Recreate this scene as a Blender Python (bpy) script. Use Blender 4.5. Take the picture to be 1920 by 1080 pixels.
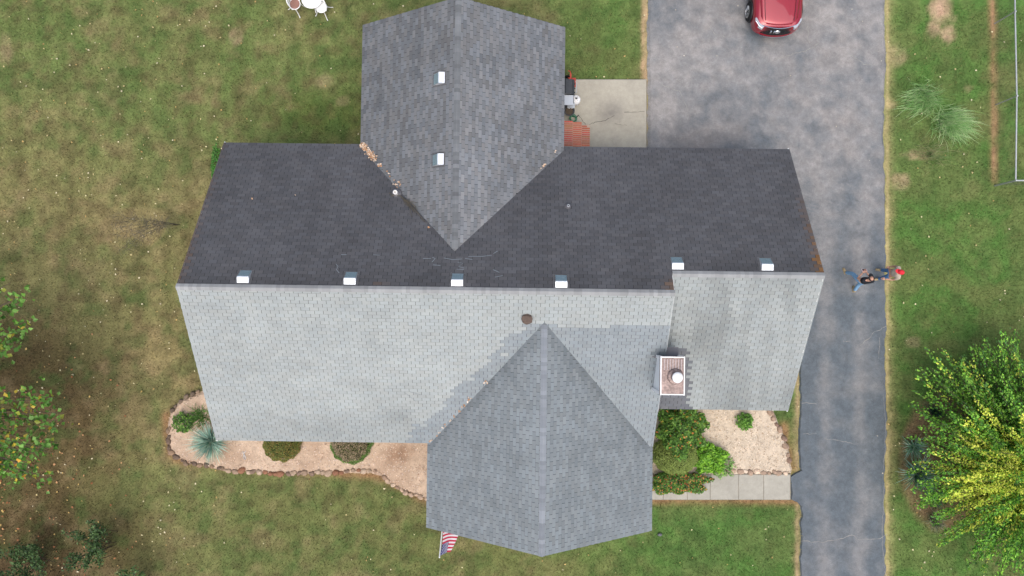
import bpy, bmesh, math, random
import numpy as np
from mathutils import Matrix, Vector
random.seed(7); rng = np.random.default_rng(11)
for o in list(bpy.data.objects): bpy.data.objects.remove(o)
SC = bpy.context.scene
COL = SC.collection

# ------------------------------------------------------------------ camera
H = 29.0; F = 1325.42; TH, TX, TY = 0.0128, 0.0229, 0.0053
ROT = Matrix.Rotation(TH, 3, 'Z') @ Matrix.Rotation(TX, 3, 'X') @ Matrix.Rotation(TY, 3, 'Y')
cam = bpy.data.cameras.new('camera'); cam.lens = 36.0 * F / 1920; cam.sensor_width = 36
cam.clip_start = 0.5; cam.clip_end = 2000
camo = bpy.data.objects.new('camera', cam); COL.objects.link(camo)
camo.matrix_world = Matrix.Translation((0, 0, H)) @ ROT.to_4x4()
SC.camera = camo
# ------------------------------------------------------------------ sky, sun, exposure
SUN_EL, SUN_AZ = math.radians(68), math.radians(178)   # azimuth clockwise from +Y
w = bpy.data.worlds.new('World'); SC.world = w; w.use_nodes = True
nt = w.node_tree; bg = nt.nodes['Background']
sky = nt.nodes.new('ShaderNodeTexSky'); sky.sky_type = 'NISHITA'; sky.sun_disc = False
sky.sun_elevation = SUN_EL; sky.sun_rotation = SUN_AZ
sky.air_density = 1.0; sky.dust_density = 5.0; sky.ozone_density = 1.0
nt.links.new(sky.outputs[0], bg.inputs[0]); bg.inputs[1].default_value = 0.13
sl = bpy.data.lights.new('sun', 'SUN'); sl.energy = 1.3; sl.angle = math.radians(80); sl.color = (1, .985, .965)
so = bpy.data.objects.new('sun', sl); COL.objects.link(so)
sd = Vector((math.sin(SUN_AZ)*math.cos(SUN_EL), math.cos(SUN_AZ)*math.cos(SUN_EL), math.sin(SUN_EL)))
so.rotation_euler = sd.to_track_quat('Z', 'Y').to_euler(); so.location = (0, -30, 40)
SC.view_settings.view_transform = 'Standard'; SC.view_settings.look = 'None'
SC.view_settings.exposure = 0.6; SC.view_settings.gamma = 1

# ------------------------------------------------------------------ helpers
RN = np.array(ROT)
def G(u, v, z=0.0):                     # point at height z on the line of sight of a photo pixel (used to survey positions)
    d = ROT @ Vector(((u-960)/F, -(v-540)/F, -1)); t = (H-z)/-d.z
    return Vector((d.x*t, d.y*t, z))
def GA(u, v, z=0.0):
    u = np.asarray(u, float); v = np.asarray(v, float); z = np.broadcast_to(np.asarray(z, float), u.shape)
    d = np.stack([(u-960)/F, -(v-540)/F, -np.ones_like(u)], -1) @ RN.T
    t = (H-z)/-d[..., 2]
    return np.stack([d[..., 0]*t, d[..., 1]*t, z], -1)
def PX(x, y, z=0.0):
    p = np.stack([x, y, np.broadcast_to(z, np.shape(x))-H], -1) @ RN
    return 960+F*p[..., 0]/-p[..., 2], 540-F*p[..., 1]/-p[..., 2]
def S(r, g, b, k=1.0):
    f = lambda c: (c/255/12.92 if c/255 <= .04045 else ((c/255+.055)/1.055)**2.4)
    return np.array([f(r)*k, f(g)*k, f(b)*k])
def lerp(a, b, t): return a+(b-a)*t
def sst(a, b, x): t = np.clip((np.asarray(x, float)-a)/(b-a), 0, 1); return t*t*(3-2*t)
def vnoise(x, y, sc, seed=0):
    x = np.asarray(x, float)/sc+1000; y = np.asarray(y, float)/sc+1000
    xi = np.floor(x).astype(np.int64); yi = np.floor(y).astype(np.int64); fx = x-xi; fy = y-yi
    fx = fx*fx*(3-2*fx); fy = fy*fy*(3-2*fy)
    def h(a, b):
        n = (a*374761393+b*668265263+seed*974634777) & 0x7fffffff
        n = ((n ^ (n >> 13))*1274126177) & 0x7fffffff
        return ((n ^ (n >> 16)) & 0xffff)/65535.0
    return lerp(lerp(h(xi, yi), h(xi+1, yi), fx), lerp(h(xi, yi+1), h(xi+1, yi+1), fx), fy)
def fbm(x, y, sc, seed=0, o=4):
    r = 0; a = .5; tot = 0
    for i in range(o): r = r+a*vnoise(x, y, sc/2**i, seed+i*17); tot += a; a *= .55
    return r/tot
def inpoly(u, v, poly):
    u = np.asarray(u, float); v = np.asarray(v, float); c = np.zeros(u.shape, bool); n = len(poly)
    for i in range(n):
        x1, y1 = poly[i]; x2, y2 = poly[(i+1) % n]
        k = ((y1 > v) != (y2 > v)) & (u < (x2-x1)*(v-y1)/(y2-y1+1e-9)+x1); c ^= k
    return c
ORG = {}
def org(p): return ORG.get(p.name, Vector((0, 0, 0))) if p else Vector((0, 0, 0))
def tag(o, label=None, cat=None, group=None, kind=None):
    if label: o['label'] = label
    if cat: o['category'] = cat
    if group: o['group'] = group
    if kind: o['kind'] = kind
    return o
def thing(name, label, cat, loc, group=None):
    o = bpy.data.objects.new(name, None); o.empty_display_size = .2; COL.objects.link(o); o.location = loc
    ORG[o.name] = Vector(loc); return tag(o, label, cat, group)
def mk(name, V, Fc, mat, parent=None, loc=None, smooth=False, tint=None, local=False):
    """one mesh object from world-space vertices"""
    base = org(parent); lo = Vector(loc) if loc is not None else base.copy()
    V = np.array([tuple(p) for p in V], float) if not isinstance(V, np.ndarray) else V
    if not local: V = V-np.array(lo)
    me = bpy.data.meshes.new(name)
    if isinstance(Fc, np.ndarray):
        n, k = Fc.shape
        me.vertices.add(len(V)); me.vertices.foreach_set('co', V.astype(np.float32).ravel())
        me.loops.add(n*k); me.loops.foreach_set('vertex_index', Fc.astype(np.int32).ravel())
        me.polygons.add(n); me.polygons.foreach_set('loop_start', np.arange(n, dtype=np.int32)*k)
        me.update(calc_edges=True)
    else: me.from_pydata([tuple(p) for p in V], [], Fc); me.update()
    me.polygons.foreach_set('use_smooth', np.full(len(me.polygons), bool(smooth)))
    if tint is not None:
        a = me.color_attributes.new('tint', 'FLOAT_COLOR', 'POINT')
        c = np.ones((len(V), 4), np.float32); c[:, :3] = tint; a.data.foreach_set('color', c.ravel())
    me.materials.append(mat)
    o = bpy.data.objects.new(name, me); COL.objects.link(o)
    o.parent = parent; o.location = lo-base; ORG[o.name] = lo
    return o
class MB:
    def __init__(s): s.v = []; s.f = []
    def add(s, V, Fc): n = len(s.v); s.v += [Vector(p) for p in V]; s.f += [tuple(i+n for i in q) for q in Fc]; return s
    def box(s, c, d, m=None):
        c = Vector(c); h = Vector(d)/2; V = []
        for z in (-1, 1):
            for y in (-1, 1):
                for x in (-1, 1):
                    p = Vector((x*h.x, y*h.y, z*h.z)); V.append(c+(m @ p if m else p))
        return s.add(V, [(0, 2, 3, 1), (4, 5, 7, 6), (0, 1, 5, 4), (2, 6, 7, 3), (0, 4, 6, 2), (1, 3, 7, 5)])
    def tube(s, pts, r, n=8, cap=True):
        pts = [Vector(p) for p in pts]; rr = r if isinstance(r, (list, tuple)) else [r]*len(pts); V = []; Fc = []
        up = Vector((0, 0, 1))
        for i, p in enumerate(pts):
            t = (pts[min(i+1, len(pts)-1)]-pts[max(i-1, 0)])
            if t.length < 1e-9: t = Vector((0, 0, 1))
            t.normalize(); a = t.cross(up)
            if a.length < .05: a = t.cross(Vector((1, 0, 0)))
            a.normalize(); b = t.cross(a)
            for k in range(n):
                g = 2*math.pi*k/n; V.append(p+(a*math.cos(g)+b*math.sin(g))*rr[i])
        for i in range(len(pts)-1):
            for k in range(n): Fc.append((i*n+k, i*n+(k+1) % n, (i+1)*n+(k+1) % n, (i+1)*n+k))
        if cap: Fc.append(tuple(range(n-1, -1, -1))); Fc.append(tuple((len(pts)-1)*n+k for k in range(n)))
        return s.add(V, Fc)
    def lathe(s, c, prof, n=16, m=None):
        c = Vector(c); V = []; Fc = []
        for r, z in prof:
            for k in range(n):
                g = 2*math.pi*k/n; p = Vector((r*math.cos(g), r*math.sin(g), z)); V.append(c+(m @ p if m else p))
        for i in range(len(prof)-1):
            for k in range(n): Fc.append((i*n+k, i*n+(k+1) % n, (i+1)*n+(k+1) % n, (i+1)*n+k))
        Fc.append(tuple(range(n-1, -1, -1))); Fc.append(tuple((len(prof)-1)*n+k for k in range(n)))
        return s.add(V, Fc)
    def ell(s, c, r, n=12, m=None):
        c = Vector(c); V = []; Fc = []; k2 = n//2
        for i in range(k2+1):
            t = math.pi*i/k2
            for k in range(n):
                g = 2*math.pi*k/n
                p = Vector((r[0]*math.sin(t)*math.cos(g), r[1]*math.sin(t)*math.sin(g), r[2]*math.cos(t))); V.append(c+(m @ p if m else p))
        for i in range(k2):
            for k in range(n): Fc.append((i*n+k, (i+1)*n+k, (i+1)*n+(k+1) % n, i*n+(k+1) % n))
        return s.add(V, Fc)
    def build(s, name, mat, parent=None, smooth=False, loc=None): return mk(name, s.v, s.f, mat, parent, loc, smooth)

# ------------------------------------------------------------------ materials
def mat(name, col=(.5, .5, .5), rough=.8, metal=0, tint=False, nz=None, amp=.25, bump=0, bscale=60, spec=.3, coat=0, transl=0, emis=0):
    m = bpy.data.materials.new(name); m.use_nodes = True; t = m.node_tree; b = t.nodes['Principled BSDF']
    b.inputs['Roughness'].default_value = rough; b.inputs['Metallic'].default_value = metal
    b.inputs['Specular IOR Level'].default_value = spec; b.inputs['Coat Weight'].default_value = coat
    L = t.links.new; N = t.nodes.new
    geo = N('ShaderNodeNewGeometry'); src = None
    if tint:
        a = N('ShaderNodeAttribute'); a.attribute_name = 'tint'; src = a.outputs['Color']
        if tint == 'both':
            a2 = N('ShaderNodeAttribute'); a2.attribute_name = 'tint_object'; a2.attribute_type = 'OBJECT'
            mx = N('ShaderNodeVectorMath'); mx.operation = 'ADD'; L(a.outputs['Color'], mx.inputs[0]); L(a2.outputs['Vector'], mx.inputs[1]); src = mx.outputs[0]
    else:
        rgb = N('ShaderNodeRGB'); rgb.outputs[0].default_value = (*col[:3], 1); src = rgb.outputs[0]
    for sc in (nz or []):
        n = N('ShaderNodeTexNoise'); n.inputs['Scale'].default_value = sc; n.inputs['Detail'].default_value = 4
        n.inputs['Roughness'].default_value = .65; L(geo.outputs['Position'], n.inputs['Vector'])
        mr = N('ShaderNodeMapRange'); mr.inputs[1].default_value = .25; mr.inputs[2].default_value = .75
        mr.inputs[3].default_value = 1-amp; mr.inputs[4].default_value = 1+amp; L(n.outputs['Fac'], mr.inputs[0])
        v = N('ShaderNodeVectorMath'); v.operation = 'SCALE'; L(src, v.inputs[0]); L(mr.outputs[0], v.inputs['Scale']); src = v.outputs[0]
    L(src, b.inputs['Base Color'])
    if bump:
        n = N('ShaderNodeTexNoise'); n.inputs['Scale'].default_value = bscale; n.inputs['Detail'].default_value = 3; L(geo.outputs['Position'], n.inputs['Vector'])
        bp = N('ShaderNodeBump'); bp.inputs['Strength'].default_value = bump; bp.inputs['Distance'].default_value = .01
        L(n.outputs['Fac'], bp.inputs['Height']); L(bp.outputs[0], b.inputs['Normal'])
    if transl:
        tr = N('ShaderNodeBsdfTranslucent'); L(src, tr.inputs['Color']); ms = N('ShaderNodeMixShader'); ms.inputs[0].default_value = transl
        L(b.outputs[0], ms.inputs[1]); L(tr.outputs[0], ms.inputs[2]); L(ms.outputs[0], t.nodes['Material Output'].inputs[0])
    return m
M = {}
M['lawn'] = mat('lawn', tint=True, rough=1, spec=.05, nz=[2.2, 12, 40], amp=.25, bump=.8, bscale=45)
M['grass'] = mat('grass_blades', tint=True, rough=.8, spec=.1, transl=.25)
M['leaf'] = mat('leaf', tint=True, rough=.45, spec=.35, transl=.3)
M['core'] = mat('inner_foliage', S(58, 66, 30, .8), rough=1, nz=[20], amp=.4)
M['drygl'] = mat('dry_leaf', tint=True, rough=.8, spec=.1)
M['asphalt'] = mat('asphalt', tint=True, rough=.85, spec=.25, nz=[2.5, 7, 22, 60], amp=.17, bump=.5, bscale=120)
M['crack'] = mat('crack_filler', S(150, 148, 142, .85), rough=.95, nz=[9], amp=.35)
M['crackd'] = mat('dark_crack', S(84, 80, 74, .7), rough=.95, nz=[9], amp=.3)
M['conc'] = mat('concrete', tint=True, rough=.9, spec=.2, nz=[.9, 6, 45], amp=.1, bump=.3, bscale=90)
M['chip'] = mat('gravel_chip', tint=True, rough=.9, spec=.15)
M['bed'] = mat('bed_ground', tint=True, rough=1, spec=.05, nz=[4, 30], amp=.22, bump=.8, bscale=50)
M['stone'] = mat('fieldstone', tint='both', rough=.85, nz=[5, 25], amp=.3, bump=.5, bscale=30)
M['brick'] = mat('red_brick', tint='both', rough=.85, nz=[12, 60], amp=.2, bump=.4, bscale=90)
M['mortar'] = mat('mortar', S(196, 176, 158, .75), rough=.95, nz=[20], amp=.15)
M['shingle'] = mat('asphalt_shingle', tint='both', rough=.95, spec=.12, nz=[1.1, 160], amp=.1, bump=.5, bscale=220)
M['deck'] = mat('roof_underlay', S(34, 34, 37, .8), rough=.95, nz=[4], amp=.2)
M['white'] = mat('white_paint', (.8, .8, .79), rough=.45, nz=[3], amp=.06)
M['siding'] = mat('white_siding', (.7, .72, .72), rough=.6, nz=[2], amp=.06)
M['glass'] = mat('window_glass', (.02, .025, .03), rough=.06, spec=.8)
M['galv'] = mat('galvanised_steel', (.66, .7, .73), rough=.38, metal=.35, nz=[7], amp=.12)
M['louver'] = mat('louver_metal', (.36, .48, .56), rough=.3, metal=.6, nz=[20], amp=.2)  # blue sky reflection on the galvanised slats is put into the base colour
M['capr'] = mat('cap_rib', S(186, 172, 170, .8), rough=.5, nz=[14], amp=.3)
M['flange'] = mat('vent_flange', (.1, .1, .105), rough=.7, nz=[9], amp=.3)
M['copper'] = mat('rusty_cap_metal', S(150, 132, 126, .8), rough=.4, metal=.25, nz=[3, 12], amp=.35)
M['pvc'] = mat('vent_pipe', (.75, .74, .72), rough=.5)
M['lead'] = mat('pipe_boot', (.12, .12, .13), rough=.6)
M['rustv'] = mat('brown_vent', S(96, 80, 70, .8), rough=.6, nz=[15], amp=.3)
M['bark'] = mat('bark', S(98, 86, 72, .7), rough=.95, nz=[6, 30], amp=.3, bump=.6)
M['twig'] = mat('grey_twig', S(104, 98, 86, .8), rough=.95, nz=[10], amp=.25)
M['chalk'] = mat('chalk', S(134, 142, 148, .8), rough=1)
M['steel'] = mat('fence_steel', (.42, .44, .45), rough=.4, metal=.5, nz=[8], amp=.15)
M['paint'] = mat('red_car_paint', (.28, .008, .02), rough=.28, metal=.3, coat=1.0, spec=.5)
M['black'] = mat('black_plastic', (.018, .018, .02), rough=.45)
M['rubber'] = mat('tyre_rubber', (.015, .015, .016), rough=.85)
M['chrome'] = mat('chrome', (.75, .76, .78), rough=.12, metal=1)
M['rim'] = mat('alloy_rim', (.5, .51, .52), rough=.3, metal=.9)
M['lens'] = mat('headlight_lens', (.4, .42, .45), rough=.08, spec=.9, coat=1)
M['iron'] = mat('white_iron', (.8, .8, .79), rough=.45)
M['cush'] = mat('brown_seat', S(150, 112, 100, .8), rough=.8, nz=[12], amp=.2)
M['jean'] = mat('denim', S(124, 164, 198, .85), rough=.95, nz=[14, 60], amp=.25)
M['jean2'] = mat('blue_denim', S(86, 126, 170, .85), rough=.95, nz=[14, 60], amp=.25)
M['bshirt'] = mat('black_shirt', (.012, .013, .018), rough=.9, nz=[12], amp=.3)
M['tshirt'] = mat('grey_tan_shirt', S(184, 170, 154, .85), rough=.95, nz=[9, 50], amp=.28)
M['skin'] = mat('skin', S(206, 158, 134, .8), rough=.55)
M['boot'] = mat('tan_boot', S(176, 158, 122, .75), rough=.8)
M['red'] = mat('red_cap', S(226, 48, 60, .85), rough=.75)
M['redm'] = mat('red_metal', S(190, 74, 58, .8), rough=.5, nz=[20], amp=.2)
M['phone'] = mat('phone', (.02, .02, .022), rough=.2)
M['pinkc'] = mat('pale_case', S(225, 200, 205, .85), rough=.6)
M['green'] = mat('green_plastic', S(70, 136, 104, .8), rough=.5)
M['dgrey'] = mat('grill_enamel', (.045, .05, .055), rough=.35, nz=[9], amp=.2)
M['lgrey'] = mat('grey_metal', (.42, .45, .48), rough=.35, metal=.4)

# ------------------------------------------------------------------ ground layout in surveyed coordinates
BED_L = [(404, 728), (372, 738), (338, 752), (319, 782), (314, 822), (324, 852), (352, 866), (420, 880), (500, 886), (600, 887), (690, 883), (722, 893), (742, 913), (806, 936), (860, 936), (860, 790), (430, 740)]
BED_R = [(1225, 740), (1440, 740), (1452, 780), (1466, 812), (1478, 850), (1482, 887), (1225, 890)]
WALK = [(1150, 888), (1482, 888), (1482, 937), (1150, 937)]
PATIO = [(1020, 148), (1213, 149), (1213, 310), (1020, 310)]
def drive_l(v):
    v = np.asarray(v, float)
    e = 1213+0*v
    e = np.where(v > 300, 1213+287*sst(320, 430, v), e)
    b = sst(883, 892, v)*(1-sst(934, 946, v)); e = e-18*b
    return e+5*(fbm(v, 0*v, 40, 3)-.5)+6*(fbm(v, 0*v, 14, 5)-.5)
def drive_r(v):
    v = np.asarray(v, float)
    return 1661+6*(fbm(v, 0*v, 60, 9)-.5)+8*(fbm(v, 0*v, 14, 13)-.5)
def lawn_color(x, y):
    u, v = PX(x, y)
    n1 = fbm(x, y, 5.0, 1); n2 = fbm(x, y, 1.6, 21); n3 = fbm(x, y, .5, 41, 3)
    olive = S(112, 116, 72); green = S(92, 113, 62); vgreen = S(80, 115, 56); straw = S(138, 127, 88); dirt = S(116, 98, 74); pink = S(190, 158, 132)
    n = 3
    def mixc(c, d, t): return c+(d-c)*np.clip(t, 0, 1)[..., None]
    c = np.broadcast_to(olive, x.shape+(3,)).copy()
    right = sst(860, 1260, u); top = 1-sst(150, 420, v)
    gr = .42+.5*right+.3*top*(1-right)+1.6*(n1-.5)+.9*(n2-.5)
    c = mixc(c, green, gr); c = mixc(c, vgreen, right*sst(.42, .62, n2)*.9)
    # dry, straw-coloured turf, mainly on the west lawn
    dry = (1-right)*(sst(.45, .68, n2)*.75+sst(.5, .7, n1)*.5)+right*sst(.6, .75, n2)*.5
    midl = sst(180, 420, v)*(1-sst(820, 960, v))*(1-sst(330, 430, u))*(.5+n2)
    c = mixc(c, straw, dry*.45+midl*.55)
    c = mixc(c, dirt, (1-right)*sst(.55, .75, n3)*.3)
    # mowing stripes on the west lawn
    c = c*(1+(.07*(1-right)*np.sin(u/7.5+2*n1))+.05*(1-right)*np.sin(u/17+3))[..., None]
    c = mixc(c, S(78, 98, 46), np.exp(-((u-600)/90)**2-((v-215)/42)**2)*.7)  # soft house shadow beside the north wing, painted as darker, greener turf
    # leaf mould under the trees in the south-west
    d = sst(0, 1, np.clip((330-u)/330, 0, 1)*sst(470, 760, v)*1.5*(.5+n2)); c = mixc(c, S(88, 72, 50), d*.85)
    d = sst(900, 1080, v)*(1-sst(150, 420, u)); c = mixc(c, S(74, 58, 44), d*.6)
    fl = sst(860, 930, v)*sst(330, 520, u)*(1-right); c = mixc(c, S(104, 109, 66), fl*.6)
    n4 = fbm(x, y, .55, 131, 3); n5 = fbm(x, y, .7, 151, 3); n6 = fbm(x, y, 2.6, 171, 3)
    c = mixc(c, S(70, 94, 50), sst(.46, .72, n4)*.5*(.5+n6)); c = mixc(c, S(150, 130, 98), sst(.5, .8, n5)*.36*(1.25-.75*right-.6*n6))
    c = mixc(c, S(86, 76, 54), sst(.5, .76, fbm(x, y, .4, 191, 2))*.4*(1-.6*right))
    # bare soil and worn spots
    def spot(uu, vv, ru, rv, s=1.0):
        q = ((u-uu)/ru)**2+((v-vv)/rv)**2; return np.clip(1.25-q-1.5*(n3-.5)-1.4*(n2-.5), 0, 1)*s
    for a in [(1765, 18, 26, 34, 1), (1778, 62, 16, 18, .9), (1752, 50, 14, 20, .6), (606, 152, 24, 12, .35), (640, 190, 14, 10, .25), (442, 70, 12, 16, .35), (1815, 165, 10, 8, .5), (1735, 290, 40, 10, .5), (1690, 340, 18, 16, .5), (1680, 100, 20, 26, .45), (1712, 640, 14, 10, .3), (10, 90, 14, 30, .3), (1668, 195, 14, 8, .4)]:
        c = mixc(c, pink, spot(*a)*(.35+.9*fbm(x, y, .3, 83, 3)))
    st = np.exp(-((u-1861-v*.015+6*(n2-.5))/6.5)**2)*(1-sst(335, 352, v)); c = mixc(c, S(168, 132, 100), st*.95*(.1+n3*1.3))
    # straw fringe along asphalt and concrete
    for ed, wd, k in ((drive_r(v)+2, 4.5, .9), (drive_r(v)+9, 9, .3)):
        c = mixc(c, S(182, 164, 120), np.exp(-((u-ed)/wd)**2)*k*(.35+n3*1.1))
    el = drive_l(v); c = mixc(c, S(180, 152, 120), np.exp(-((u-el+4)/5.5)**2)*(.4+n3*.9)*np.where(v < 330, 1.1, .75))
    # trodden soil round the beds and the pine-straw ring under the east shrub
    q = np.hypot((u-1770)/82, (v-868)/128); c = mixc(c, S(146, 116, 92), sst(1.1, .9, q)*.75*(.4+n3))
    for (p0, p1) in (((330, 862), (720, 893)), ((722, 896), (806, 940)), ((310, 780), (318, 850)), ((1470, 800), (1484, 880)), ((1225, 938), (1500, 938))):
        ax, ay = p0; bx, by = p1; t = np.clip(((u-ax)*(bx-ax)+(v-ay)*(by-ay))/((bx-ax)**2+(by-ay)**2), 0, 1)
        dd = np.hypot(u-ax-t*(bx-ax), v-ay-t*(by-ay)); c = mixc(c, S(146, 116, 84), np.exp(-(dd/9)**2)*(.4+n3))
    return np.clip(c*.89, 0, 1)
def axis(lo, hi, step, far):
    m = np.arange(lo, hi+step/2, step); e = np.array([2, 5, 12, 30, 80, 200, far])
    return np.concatenate([lo-e[::-1], m, hi+e])
gx = axis(-24, 24, .14, 500); gy = axis(-14.5, 14.5, .14, 500)
XX, YY = np.meshgrid(gx, gy, indexing='ij')
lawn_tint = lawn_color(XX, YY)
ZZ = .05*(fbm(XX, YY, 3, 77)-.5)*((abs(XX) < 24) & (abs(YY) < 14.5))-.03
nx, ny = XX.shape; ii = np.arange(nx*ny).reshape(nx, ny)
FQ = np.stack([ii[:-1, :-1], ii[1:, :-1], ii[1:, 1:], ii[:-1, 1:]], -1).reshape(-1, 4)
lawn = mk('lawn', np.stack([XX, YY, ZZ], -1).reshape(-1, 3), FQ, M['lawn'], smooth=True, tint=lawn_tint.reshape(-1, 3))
tag(lawn, 'patchy green and straw coloured lawn around the house', 'lawn', kind='structure')

# driveway: asphalt sheet with ragged edges
vv = np.concatenate([np.arange(-2400, -60, 40), np.arange(-60, 1140, 6), np.arange(1140, 2200, 40)]).astype(float)
tt = np.linspace(0, 1, 70)
LU, RU = drive_l(vv), drive_r(vv)
U = LU[:, None]+(RU-LU)[:, None]*tt[None]; V = np.repeat(vv[:, None], 70, 1)
P = GA(U, V, 0.0); P[..., 2] = .045
P[:, 0, 2] = -.05; P[:, -1, 2] = -.05
a1 = fbm(P[..., 0], P[..., 1], 3.2, 61); a2 = fbm(P[..., 0], P[..., 1], .8, 71)
cb = S(96, 104, 110); cl = S(152, 149, 146); cd = S(86, 93, 100)
wide = 1-sst(300, 520, V)
a3 = fbm(P[..., 0], P[..., 1], 1.5, 301); t = np.clip(.22+(.5+.6*wide)*(a1-.5)+.7*(a2-.5)+.5*wide*(a3-.5)+.8*(fbm(P[..., 0], P[..., 1], .35, 321, 2)-.5)*(.4+.6*wide)+.36*wide, 0, 1)
trk = np.exp(-((U-1545)/17)**2)+np.exp(-((U-1612)/16)**2)
t = np.clip(t+.42*trk*(1-wide)*(.4+a1)-.2*(1-wide), 0, 1)
tc = cb+(cl-cb)*t[..., None]; dk = np.clip((a1-.55)*1.5, 0, 1)*(1-wide)
tc = tc+(cd-tc)*dk[..., None]
tc = tc+(S(128, 118, 110)-tc)*(np.clip((fbm(P[..., 0], P[..., 1], 1.7, 91)-.52)*4, 0, 1)*.25*wide)[..., None]
ii = np.arange(U.size).reshape(U.shape)
FQ = np.stack([ii[:-1, :-1], ii[1:, :-1], ii[1:, 1:], ii[:-1, 1:]], -1).reshape(-1, 4)
drive = mk('driveway', P.reshape(-1, 3), FQ, M['asphalt'], tint=(tc*.84).reshape(-1, 3))
tag(drive, 'weathered grey asphalt driveway east of the house', 'driveway', kind='structure')
def ribbon(pts, wd, z, jit=1.5, sub=6, seed=0):
    r = random.Random(seed); q = []
    for i in range(len(pts)-1):
        for k in range(sub):
            t = k/sub; q.append((lerp(pts[i][0], pts[i+1][0], t)+(r.uniform(-jit, jit) if (i or k) else 0), lerp(pts[i][1], pts[i+1][1], t)+r.uniform(-jit, jit)))
    q.append(pts[-1]); W = [G(a, b, 0) for a, b in q]; vs = []; fs = []
    for i, p in enumerate(W):
        t = W[min(i+1, len(W)-1)]-W[max(i-1, 0)]; n = Vector((-t.y, t.x, 0)).normalized()*wd*.5*r.uniform(.4, 1.5)
        vs += [Vector((p.x+n.x, p.y+n.y, z)), Vector((p.x-n.x, p.y-n.y, z))]
    for i in range(len(W)-1): fs.append((2*i, 2*i+1, 2*i+3, 2*i+2))
    return vs, fs
CR = [[(1452, 112), (1474, 106), (1490, 100), (1508, 97), (1522, 90), (1535, 81)], [(1512, 48), (1516, 60), (1513, 72), (1518, 82)], [(1560, 88), (1582, 92), (1592, 104), (1608, 112), (1620, 122), (1640, 122)], [(1640, 96), (1662, 100)],
      [(1661, 612), (1640, 622), (1612, 648)], [(1648, 632), (1646, 672)], [(1502, 755), (1530, 757)], [(1545, 822), (1580, 828), (1608, 832)], [(1505, 814), (1530, 812)], 
      [(1500, 1014), (1540, 1016), (1575, 1010), (1598, 1002), (1610, 1012), (1650, 1009), (1662, 1000)], [(1657, 905), (1655, 960), (1652, 1000), (1658, 1060), (1660, 1080)], [(1655, 740), (1660, 800), (1656, 880)], [(1322, 40), (1340, 66), (1362, 70)], [(1240, 160), (1275, 172), (1290, 210)], [(1580, 640), (1592, 640)]]
for i, c in enumerate(CR):
    vs, fs = ribbon(c, .017, .049, 1.3, 6, i); mk('crack', vs, fs, M['crack'], drive)
# patio slab and walk
def slab(name, poly, z, m, tint, parent=None, inset=0.0):
    P = [G(a, b, 0) for a, b in poly]; c = sum(P, Vector())/len(P)
    P = [p+(c-p).normalized()*inset for p in P]
    n = len(P); V = [Vector((p.x, p.y, z)) for p in P]+[Vector((p.x, p.y, -.08)) for p in P]
    Fc = [tuple(range(n))]+[(i, n+i, n+(i+1) % n, (i+1) % n) for i in range(n)]
    o = mk(name, V, Fc, m, parent, tint=np.array([tint]*len(V)))
    bv = o.modifiers.new('bevel', 'BEVEL'); bv.width = .012; bv.segments = 2; return o
# patio as a fine grid so that its stains can be part of the concrete
pu, pv = np.meshgrid(np.linspace(1020, 1213, 90), np.linspace(148, 310, 80), indexing='ij')
P = GA(pu, pv); P[..., 2] = .06; P[-1, :, 2] = -.03; P[:, 0, 2] = -.03
a = fbm(P[..., 0], P[..., 1], 1.3, 5); tc = np.broadcast_to(S(176, 171, 156), pu.shape+(3,)).copy()
sta = np.exp(-((pu-1143)/24)**2-((pv-212)/18)**2)*(.3+1.2*fbm(P[..., 0], P[..., 1], .35, 8)); sta += np.clip(a-.55, 0, 1)*1.2
tc = tc+(S(128, 124, 118)-tc)*np.clip(sta*.8, 0, 1)[..., None]
ii = np.arange(pu.size).reshape(pu.shape); FQ = np.stack([ii[:-1, :-1], ii[:-1, 1:], ii[1:, 1:], ii[1:, :-1]], -1).reshape(-1, 4)
patio = mk('patio', P.reshape(-1, 3), FQ, M['conc'], tint=(tc*.84).reshape(-1, 3)); tag(patio, 'square grey concrete patio slab beside the rear wing', 'patio', kind='structure')
for i, c in enumerate([[(1102, 236), (1112, 231), (1135, 226), (1152, 217)], [(1085, 218), (1098, 234)], [(1152, 232), (1175, 236)], [(1170, 211), (1208, 210)]]):
    vs, fs = ribbon(c, .014, .064, .8, 6, 50+i); mk('crack', vs, fs, M['crackd'], patio)
walk = slab('walkway', WALK, .046, M['conc'], S(150, 144, 130, .7)); tag(walk, 'concrete walkway from driveway to front door', 'path', kind='structure')
js = [1150, 1200, 1243, 1288, 1331, 1384, 1431, 1481]
for i in range(len(js)-1):
    q = [(js[i]+.5, 889.5), (js[i+1]-.5, 889.5), (js[i+1]-.5, 936), (js[i]+.5, 936)]
    k = random.uniform(.92, 1.06); slab('paving_slab', q, .055+random.uniform(0, .006), M['conc'], S(184, 180, 167, .74*k), walk, .0)
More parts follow.
